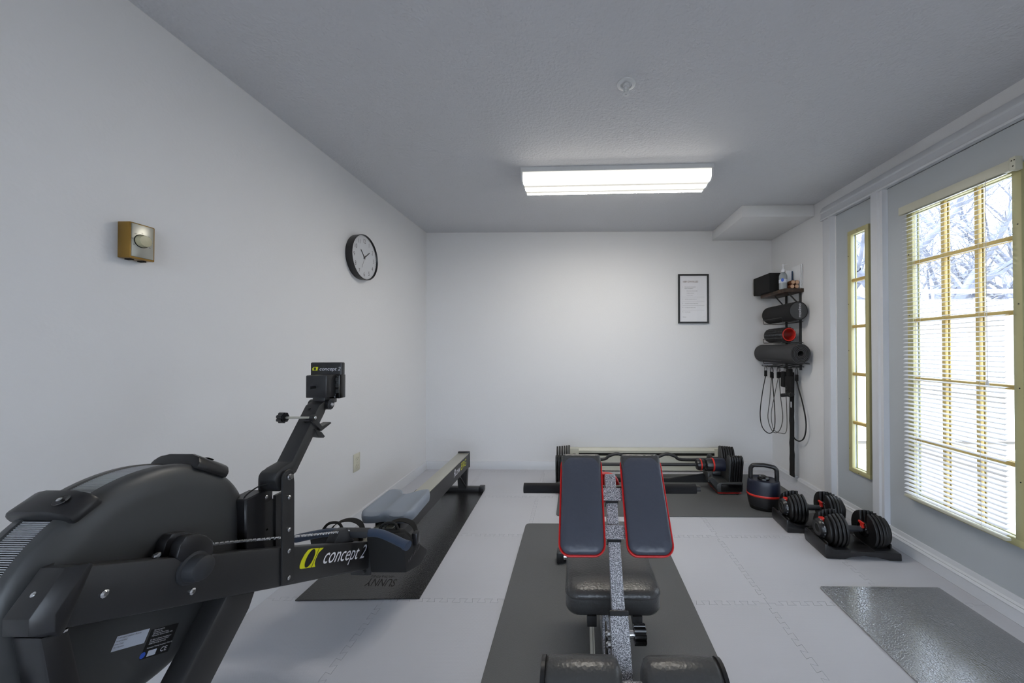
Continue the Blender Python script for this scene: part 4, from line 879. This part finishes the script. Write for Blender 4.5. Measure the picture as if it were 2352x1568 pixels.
# ------------------------------------------------------------------ barbell on its stand
bst = thing('barbell_stand', 'low black plastic barbell stand on the mat by the heater', 'stand', (0.62, 3.12, 0))
BBY, BBZ, BBX = 3.115, 0.218, 0.605
for s in (-1, 1):
    c = BBX + s * 0.665
    tr = build('tray', MB().prism([(c - 0.105, 0.022), (c + 0.085, 0.022), (c + 0.105, 0.045), (c + 0.108, 0.105), (c - 0.085, 0.105), (c - 0.11, 0.085)], 'y', 3.005, 3.26).bevel(0.010, 3, 30), 'plate_grey', bst)
    build('front_panel', MB().rbox(c - 0.075, c + 0.098, 2.999, 3.01, 0.032, 0.094, 0.012, 3), 'black_gloss', tr)
    build('trim_line', MB().box(c - 0.10, c + 0.09, 3.004, 3.25, 0.018, 0.022), 'red_plastic', tr, 0)
    for x in (-0.07, 0.06): build('rubber_foot', MB().cyl((c + x, 3.03, 0.006), (c + x, 3.03, 0.024), 0.018, n=14).cyl((c + x, 3.23, 0.006), (c + x, 3.23, 0.024), 0.018, n=14), 'black_matte', tr)
    i = BBX + s * 0.52
    yk = [(3.05, 0.09), (3.06, 0.165), (3.085, 0.178), (3.10, 0.166), (3.115, 0.160), (3.13, 0.166), (3.145, 0.178), (3.17, 0.165), (3.18, 0.09)]
    build('yoke', MB().prism(yk, 'x', i - 0.02, i + 0.02).bevel(0.005, 2, 30), 'plate_grey', bst)
    build('yoke_arm', MB().prism([(i - s * 0.03, 0.13), (i - s * 0.0, 0.155), (c - s * 0.06, 0.06), (c - s * 0.07, 0.03), (c - s * 0.10, 0.035)], 'y', 3.01, 3.04).bevel(0.004, 1), 'plate_grey', bst)
    build('top_support', MB().rbox(c - 0.08, c + 0.07, 3.18, 3.25, 0.10, 0.135, 0.006), 'black_plastic', bst)
build('cross_brace', MB().prism([(BBX - 0.60, 0.055), (BBX + 0.60, 0.055), (BBX + 0.52, 0.125), (BBX + 0.50, 0.13), (BBX + 0.2, 0.085), (BBX - 0.2, 0.085), (BBX - 0.50, 0.13), (BBX - 0.52, 0.125)], 'y', 3.14, 3.165).bevel(0.004, 1), 'black_matte', bst)
bb = thing('barbell', 'black adjustable barbell with red-ringed dials on the low stand', 'barbell', (BBX, BBY, BBZ))
build('bar', MB().cyl((BBX - 0.50, BBY, BBZ), (BBX + 0.50, BBY, BBZ), 0.014, n=16), 'black_powder', bb)
plp = [(-0.035, 0.02), (-0.06, 0.075), (-0.085, 0.105), (-0.115, 0.095), (-0.125, 0.055), (-0.095, -0.125), (-0.07, -0.135), (0.07, -0.135), (0.095, -0.125), (0.125, 0.06), (0.115, 0.125), (0.095, 0.135), (0.065, 0.11), (0.035, 0.02)]
for s in (-1, 1):
    for k in range(6):
        x = BBX + s * (0.655 + 0.0205 * k); lo, hi = sorted((x, x + s * 0.015)); q = 1 - 0.012 * k
        build('weight_plate', MB().prism([(BBY + a * q, BBZ + 0.002 + b * q) for a, b in plp], 'x', lo, hi).bevel(0.002, 1, 40), 'plate_grey' if k == 0 else 'plate_black', bb)
    build('sleeve', MB().lathe([(s * 0.56, 0.020), (s * 0.565, 0.052), (s * 0.60, 0.054), (s * 0.655, 0.054), (s * 0.655, 0.02)], (BBX, BBY, BBZ), 'x', 32), 'navy_plastic', bb)
    d = build('selector_dial', MB().lathe([(s * 0.50, 0.016), (s * 0.505, 0.044), (s * 0.52, 0.050), (s * 0.553, 0.0525), (s * 0.56, 0.03)], (BBX, BBY, BBZ), 'x', 14), 'black_plastic', bb, 20)
    build('dial_ring', MB().lathe([(s * 0.552, 0.050), (s * 0.553, 0.0555), (s * 0.565, 0.0555), (s * 0.566, 0.050)], (BBX, BBY, BBZ), 'x', 32), 'red_plastic', d)
    d = build('collar', MB().lathe([(s * 0.42, 0.014), (s * 0.425, 0.040), (s * 0.44, 0.046), (s * 0.485, 0.044), (s * 0.49, 0.02)], (BBX, BBY, BBZ), 'x', 24), 'black_plastic', bb)
    build('collar_ring', MB().lathe([(s * 0.452, 0.043), (s * 0.453, 0.0485), (s * 0.462, 0.0485), (s * 0.463, 0.043)], (BBX, BBY, BBZ), 'x', 28), 'red_plastic', d)
cb = thing('curl_bar', 'bent black curl bar lying behind the straight barbell', 'curl bar', (BBX, 3.33, 0.20))
wav = [(-0.62, 0.0), (-0.36, 0.0), (-0.30, 0.03), (-0.22, 0.05), (-0.12, 0.012), (0.0, 0.0), (0.02, 0.0), (0.12, 0.012), (0.22, 0.05), (0.30, 0.03), (0.36, 0.0), (0.62, 0.0)]
build('bar', MB().tube(smooth_path([(BBX + a, 3.33, 0.195 + b) for a, b in wav], 5), 0.014, 12), 'black_powder', cb, 60)
for s in (-1, 1):
    build('sleeve', MB().cyl((BBX + s * 0.60, 3.33, 0.195), (BBX + s * 0.72, 3.33, 0.195), 0.026, n=20), 'black_plastic', cb)
    build('collar', MB().lathe([(s * 0.60, 0.02), (s * 0.605, 0.05), (s * 0.63, 0.05), (s * 0.635, 0.02)], (BBX, 3.33, 0.195), 'x', 20), 'plate_grey', cb)
    build('support_leg', MB().prism([(3.285, 0.0065), (3.375, 0.0065), (3.345, 0.185), (3.315, 0.185)], 'x', BBX + s * 0.66 - 0.02, BBX + s * 0.66 + 0.02).bevel(0.004, 1), 'black_plastic', cb)

# ================================================================== SHELF RACK
rk = thing('wall_rack', 'black wire wall rack with a dark wooden shelf in the corner', 'rack', (XR, 3.3, 1.4))
UX = XR - 0.010; RY0, RY1 = 3.165, 3.375
build('upright', MB().box(UX - 0.004, XR, RY0 - 0.008, RY0 + 0.008, 1.02, 1.69), 'black_powder', rk, 0)
build('upright', MB().box(UX - 0.004, XR, RY1 - 0.008, RY1 + 0.008, 1.02, 1.69), 'black_powder', rk, 0)
build('shelf_board', MB().rbox(XR - 0.165, XR, 3.125, 3.53, 1.690, 1.722, 0.002), 'shelf_wood', rk)
for y in (RY0, RY1): build('shelf_brace', MB().tube([(UX, y, 1.58), (XR - 0.11, y, 1.688)], 0.006, 8), 'black_powder', rk)
for z in (1.436, 1.258, 1.066):
    lp = [(UX, RY0 - 0.04, z), (XR - 0.185, RY0 - 0.04, z), (XR - 0.19, RY0 - 0.04, z + 0.035), (XR - 0.19, RY1 + 0.06, z + 0.035), (XR - 0.185, RY1 + 0.06, z), (UX, RY1 + 0.06, z)]
    build('wire_cradle', MB().tube(lp, 0.0032, 6).tube([(UX, RY0 - 0.04, z), (UX, RY1 + 0.06, z)], 0.0032, 6), 'black_powder', rk)
for k in range(5): y = 3.14 + 0.09 * k; build('hook', MB().tube(smooth_path([(UX, y, 1.05), (XR - 0.06, y, 1.043), (XR - 0.16, y, 1.040), (XR - 0.165, y, 1.052)], 4), 0.003, 6), 'black_powder', rk)
build('hook_rail', MB().cyl((UX, 3.12, 1.05), (UX, 3.60, 1.05), 0.004, n=8), 'black_powder', rk)

solo('storage_bin', MB().rbox(1.755, 1.872, 3.30, 3.60, 1.7225, 1.893, 0.008), 'bin_black', 'black fabric bin on the wooden wall shelf', 'bin')
sn = thing('sanitizer_bottle', 'clear hand sanitizer pump bottle on the wall shelf', 'bottle', (1.812, 3.185, 1.7225)); P = (1.812, 3.185, 1.7225)
build('bottle', MB().lathe([(0, 0.0), (0, 0.029), (0.004, 0.032), (0.115, 0.032), (0.135, 0.026), (0.146, 0.014), (0.155, 0.013)], P, 'z', 24), 'bottle_clear', sn)
build('pump_cap', MB().lathe([(0.150, 0.018), (0.168, 0.017), (0.176, 0.009), (0.182, 0.005), (0.208, 0.005), (0.210, 0.010), (0.222, 0.009)], P, 'z', 16), 'print_white', sn)
build('spout', MB().cyl((1.812, 3.185, 1.938), (1.845, 3.175, 1.940), 0.004, 0.003, 8), 'print_white', sn)
build('label', MB().lathe([(0.055, 0.0323), (0.085, 0.0323)], P, 'z', 24, caps=False), 'label_white', sn)
c = Vector(P) + Vector((-0.020, -0.0262, 0.078)); u = Vector((0.79, -0.61, 0)); build('label_mark', MB().add([c + u * (0.011 * math.cos(a)) + Vector((0, 0, 0.016 * math.sin(a))) for a in [2 * PI * k / 16 for k in range(16)]], [tuple(range(16))]), 'print_blue', sn, 0)
jr = thing('supplement_jar', 'small jar with a teal lid behind the sanitizer bottle', 'jar', (1.905, 3.275, 1.7225))
build('jar_body', MB().lathe([(0, 0.0), (0, 0.028), (0.06, 0.028), (0.068, 0.024)], (1.905, 3.27, 1.7225), 'z', 20), 'wood_dark', jr); build('lid', MB().lathe([(0.066, 0.026), (0.092, 0.026), (0.094, 0.0)], (1.905, 3.27, 1.7225), 'z', 20), 'teal_plastic', jr)
wp = thing('wipes_canister', 'teal and white canister beside the black bin', 'canister', (1.905, 3.345, 1.7225))
build('can', MB().lathe([(0, 0.0), (0, 0.030), (0.10, 0.030)], (1.905, 3.345, 1.7225), 'z', 20), 'teal_plastic', wp); build('lid', MB().lathe([(0.10, 0.031), (0.155, 0.031), (0.157, 0.0)], (1.905, 3.345, 1.7225), 'z', 20), 'paper_blue', wp)
for k, (x, z, w_) in enumerate(((1.862, 1.7405, 'lower tan roll nearest the sanitizer bottle'), (1.900, 1.7405, 'lower tan roll nearest the leaning booklets'), (1.868, 1.7765, 'upper tan roll over the bottle side'), (1.904, 1.7765, 'upper tan roll over the booklet side'))):
    r_ = thing('massage_roll', w_, 'roll', (x, 3.14, z), 'small tan rolls stacked on the wall shelf')
    build('roll_body', MB().cyl((x, 3.135, z), (x, 3.215, z), 0.0178, n=18), 'wood_dark', r_); build('roll_end', MB().cyl((x, 3.132, z), (x, 3.136, z), 0.0155, n=18), 'cork', r_)
for k, (x, h_, m_n, lb, yy_) in enumerate(((1.942, 0.212, 'paper_white', 'tall white booklet against the wall at the end of the shelf', 3.135), (1.929, 0.206, 'paper_white', 'white booklet next to the dark blue one on the wall shelf', 3.137), (1.916, 0.168, 'paper_blue', 'thin dark blue booklet among white ones on the wall shelf', 3.228))):
    solo('booklet', MB().rbox(x, x + 0.0075, yy_, yy_ + 0.12, 1.7225, 1.7225 + h_, 0.001, 1), m_n, lb, 'booklet', 'booklets on the wall shelf')
solo('card_box', MB().rbox(1.868, 1.914, 3.232, 3.240, 1.7225, 1.898, 0.001, 1), 'paper_white', 'white printed card standing behind the tan rolls', 'card')

fr2 = thing('foam_roller', 'smooth black foam roller with maximo lettering on its end', 'roller', (1.860, 3.27, 1.52)); c = (1.860, 0, 1.521)
build('roller_body', MB().lathe([(3.05, 0.066), (3.045, 0.074), (3.05, 0.079), (3.485, 0.079), (3.49, 0.074), (3.49, 0.0)], c, 'y', 40), 'foam_black', fr2)
build('end_disc', MB().lathe([(3.046, 0.0), (3.046, 0.070), (3.052, 0.072)], c, 'y', 40), 'roller_end', fr2)
tx = MB(); text(tx, 'maximo', 0.036, (1.880, 3.0453, 1.466), (0, 0, 1), (-1, 0, 0), 0, 'LEFT', 1.0); build('lettering', tx, 'print_white', fr2, 0)
gr_ = thing('grid_roller', 'ribbed black massage roller with a red hollow core', 'roller', (1.850, 3.32, 1.328)); c = (1.850, 0, 1.3275)
build('core_tube', MB().loft([[(1.850 + r * math.cos(a), y, 1.3275 + r * math.sin(a)) for a in [2 * PI * k / 36 for k in range(36)]] for y, r in ((3.165, 0.058), (3.163, 0.055), (3.165, 0.050), (3.47, 0.050))], caps=False), 'red_plastic', gr_)
build('sleeve', MB().loft([[(1.850 + r * math.cos(a), y, 1.3275 + r * math.sin(a)) for a in [2 * PI * k / 36 for k in range(36)]] for y, r in ((3.168, 0.0575), (3.168, 0.060), (3.47, 0.060), (3.47, 0.0505))], caps=False), 'foam_black', gr_)
nbm = MB()
for a_ in range(14):
    for k in range(16):
        a = 2 * PI * (a_ + 0.5 * (k % 2) * 0) / 14; y = 3.178 + 0.0185 * k; u = Vector((math.cos(a), 0, math.sin(a))); t = Vector((-math.sin(a), 0, math.cos(a))); p = Vector((1.850, y, 1.3275)) + u * 0.0595; w_ = Vector((0, 1, 0))
        q = [p + t * i * 0.009 + w_ * j * 0.0075 for i, j in ((-1, -1), (1, -1), (1, 1), (-1, 1))] + [p + u * 0.006 + t * i * 0.006 + w_ * j * 0.005 for i, j in ((-1, -1), (1, -1), (1, 1), (-1, 1))]
        nbm.add(q, [(4, 5, 6, 7), (0, 1, 5, 4), (1, 2, 6, 5), (2, 3, 7, 6), (3, 0, 4, 7)])
v = build('knobs', nbm, 'black_plastic', gr_, 0); v['kind'] = 'stuff'
# rolled yoga mat as a spiral sheet
ym = MB(); cxy, czy = 1.850, 1.163; inner, outer = [], []
NT = 5.2; R0, R1 = 0.026, 0.088; n = 130
for k in range(n + 1):
    f = k / n; a = math.radians(-62) - 2 * PI * NT * (1 - f); r = R0 + (R1 - R0) * f
    outer.append((cxy + r * math.cos(a), czy + r * math.sin(a))); r2 = r - 0.0085; inner.append((cxy + r2 * math.cos(a), czy + r2 * math.sin(a)))
ax_, az_ = outer[-1]; outer += [(ax_ + 0.018, az_ - 0.002), (ax_ + 0.030, az_ - 0.010)]; inner += [(ax_ + 0.016, az_ + 0.005), (ax_ + 0.032, az_ - 0.004)]
fs, vs = [], []; m_ = len(outer)
for y in (3.0, 3.61): vs += [(x, y, z) for x, z in outer] + [(x, y, z) for x, z in inner]
for k in range(m_ - 1):
    fs += [(k, k + 1, m_ + k + 1, m_ + k), (2 * m_ + k, 3 * m_ + k, 3 * m_ + k + 1, 2 * m_ + k + 1), (k, 2 * m_ + k, 2 * m_ + k + 1, k + 1), (m_ + k, m_ + k + 1, 3 * m_ + k + 1, 3 * m_ + k)]
fs += [(0, m_, 3 * m_, 2 * m_), (m_ - 1, 3 * m_ - 1, 4 * m_ - 1, 2 * m_ - 1)]
solo('yoga_mat', ym.add(vs, fs), 'mat_grey', 'rolled charcoal yoga mat on the lowest rack cradle', 'yoga mat', None, 40)
# resistance bands and strap
def band(label, pts, mat, r=0.0042):
    t = thing('resistance_band', label, 'band', (pts[0][0], pts[0][1], 1.0), 'resistance bands hanging under the rack')
    build('tube', MB().tube(smooth_path(pts, 6), r, 8), mat, t, 60)
    for x, y, z in (pts[0], pts[-1]):
        build('end_cuff', MB().rbox(x - 0.011, x + 0.011, y - 0.010, y + 0.010, z - 0.005, z + 0.050, 0.003), 'strap_black', t)
        zt = z + 0.050; build('carabiner', MB().tube(smooth_path([(x - 0.009, y, zt), (x - 0.011, y, zt + 0.02), (x, y, 1.045), (x + 0.011, y, zt + 0.02), (x + 0.009, y, zt)], 4), 0.0025, 6), 'black_powder', t)
band('black resistance tube making the loop closest to the back wall', [(1.800, 3.46, 0.95), (1.770, 3.46, 0.80), (1.746, 3.46, 0.60), (1.764, 3.46, 0.469), (1.820, 3.46, 0.408), (1.866, 3.46, 0.425), (1.884, 3.46, 0.50), (1.880, 3.46, 0.68), (1.861, 3.46, 0.93)], 'black_matte')
band('dark grey resistance tube making the second loop from the back wall', [(1.833, 3.42, 0.94), (1.815, 3.42, 0.72), (1.798, 3.42, 0.556), (1.842, 3.42, 0.432), (1.902, 3.42, 0.440), (1.935, 3.42, 0.557), (1.916, 3.42, 0.76), (1.903, 3.42, 0.94)], 'cord_grey', 0.0038)
band('thin grey resistance tube looping behind the long hanging strap', [(1.862, 3.36, 0.94), (1.826, 3.36, 0.769), (1.797, 3.36, 0.609), (1.816, 3.36, 0.47), (1.883, 3.36, 0.430), (1.935, 3.36, 0.455), (1.936, 3.36, 0.689), (1.924, 3.36, 0.92)], 'cord_grey', 0.003)
band('thick black resistance tube bowing out toward the door casing', [(1.915, 3.170, 0.93), (1.915, 3.145, 0.865), (1.915, 3.082, 0.725), (1.915, 3.045, 0.575), (1.915, 3.075, 0.455), (1.915, 3.16, 0.411), (1.915, 3.235, 0.46), (1.915, 3.255, 0.70), (1.915, 3.25, 0.91)], 'black_matte', 0.0055)
stp = thing('exercise_strap', 'long wide black strap hanging from the rack almost to the baseboard', 'strap', (1.90, 3.21, 1.0))
rg = random.Random(5); rings = []
for k in range(20):
    z = 1.0 - 0.048 * k; o = rg.uniform(-0.004, 0.004); w_ = 0.028 + rg.uniform(-0.003, 0.003)
    rings.append([(1.892 + o, 3.213 - w_ + o, z), (1.892 + o, 3.213 + w_ + o, z), (1.902 + o, 3.213 + w_ + o, z), (1.902 + o, 3.213 - w_ + o, z)])
build('webbing', MB().loft(rings), 'strap_black', stp, 60)
build('padded_cuff', MB().rbox(1.868, 1.900, 3.17, 3.27, 0.78, 0.965, 0.012), 'strap_black', stp)
build('padded_cuff', MB().rbox(1.862, 1.898, 3.275, 3.33, 0.86, 1.00, 0.010), 'strap_black', stp)
build('padded_cuff', MB().rbox(1.866, 1.90, 3.195, 3.245, 0.96, 1.03, 0.008), 'strap_black', stp)
build('foam_handle', MB().cyl((1.86, 3.135, 0.815), (1.86, 3.30, 0.785), 0.016, n=14), 'foam_black', stp)
for y in (3.155, 3.205): build('webbing_band', MB().lathe([(y, 0.0175), (y + 0.010, 0.0175)], (1.86, 0, 0.81), 'y', 14), 'plate_grey', stp)
build('ring', MB().tube([(1.864, 3.235 + 0.014 * math.cos(a), 0.86 + 0.014 * math.sin(a)) for a in [2 * PI * k / 14 for k in range(14)]], 0.003, 6, closed=True), 'plate_grey', stp)
build('white_tag', MB().box(1.8895, 1.891, 3.205, 3.218, 0.69, 0.74), 'print_white', stp, 0)
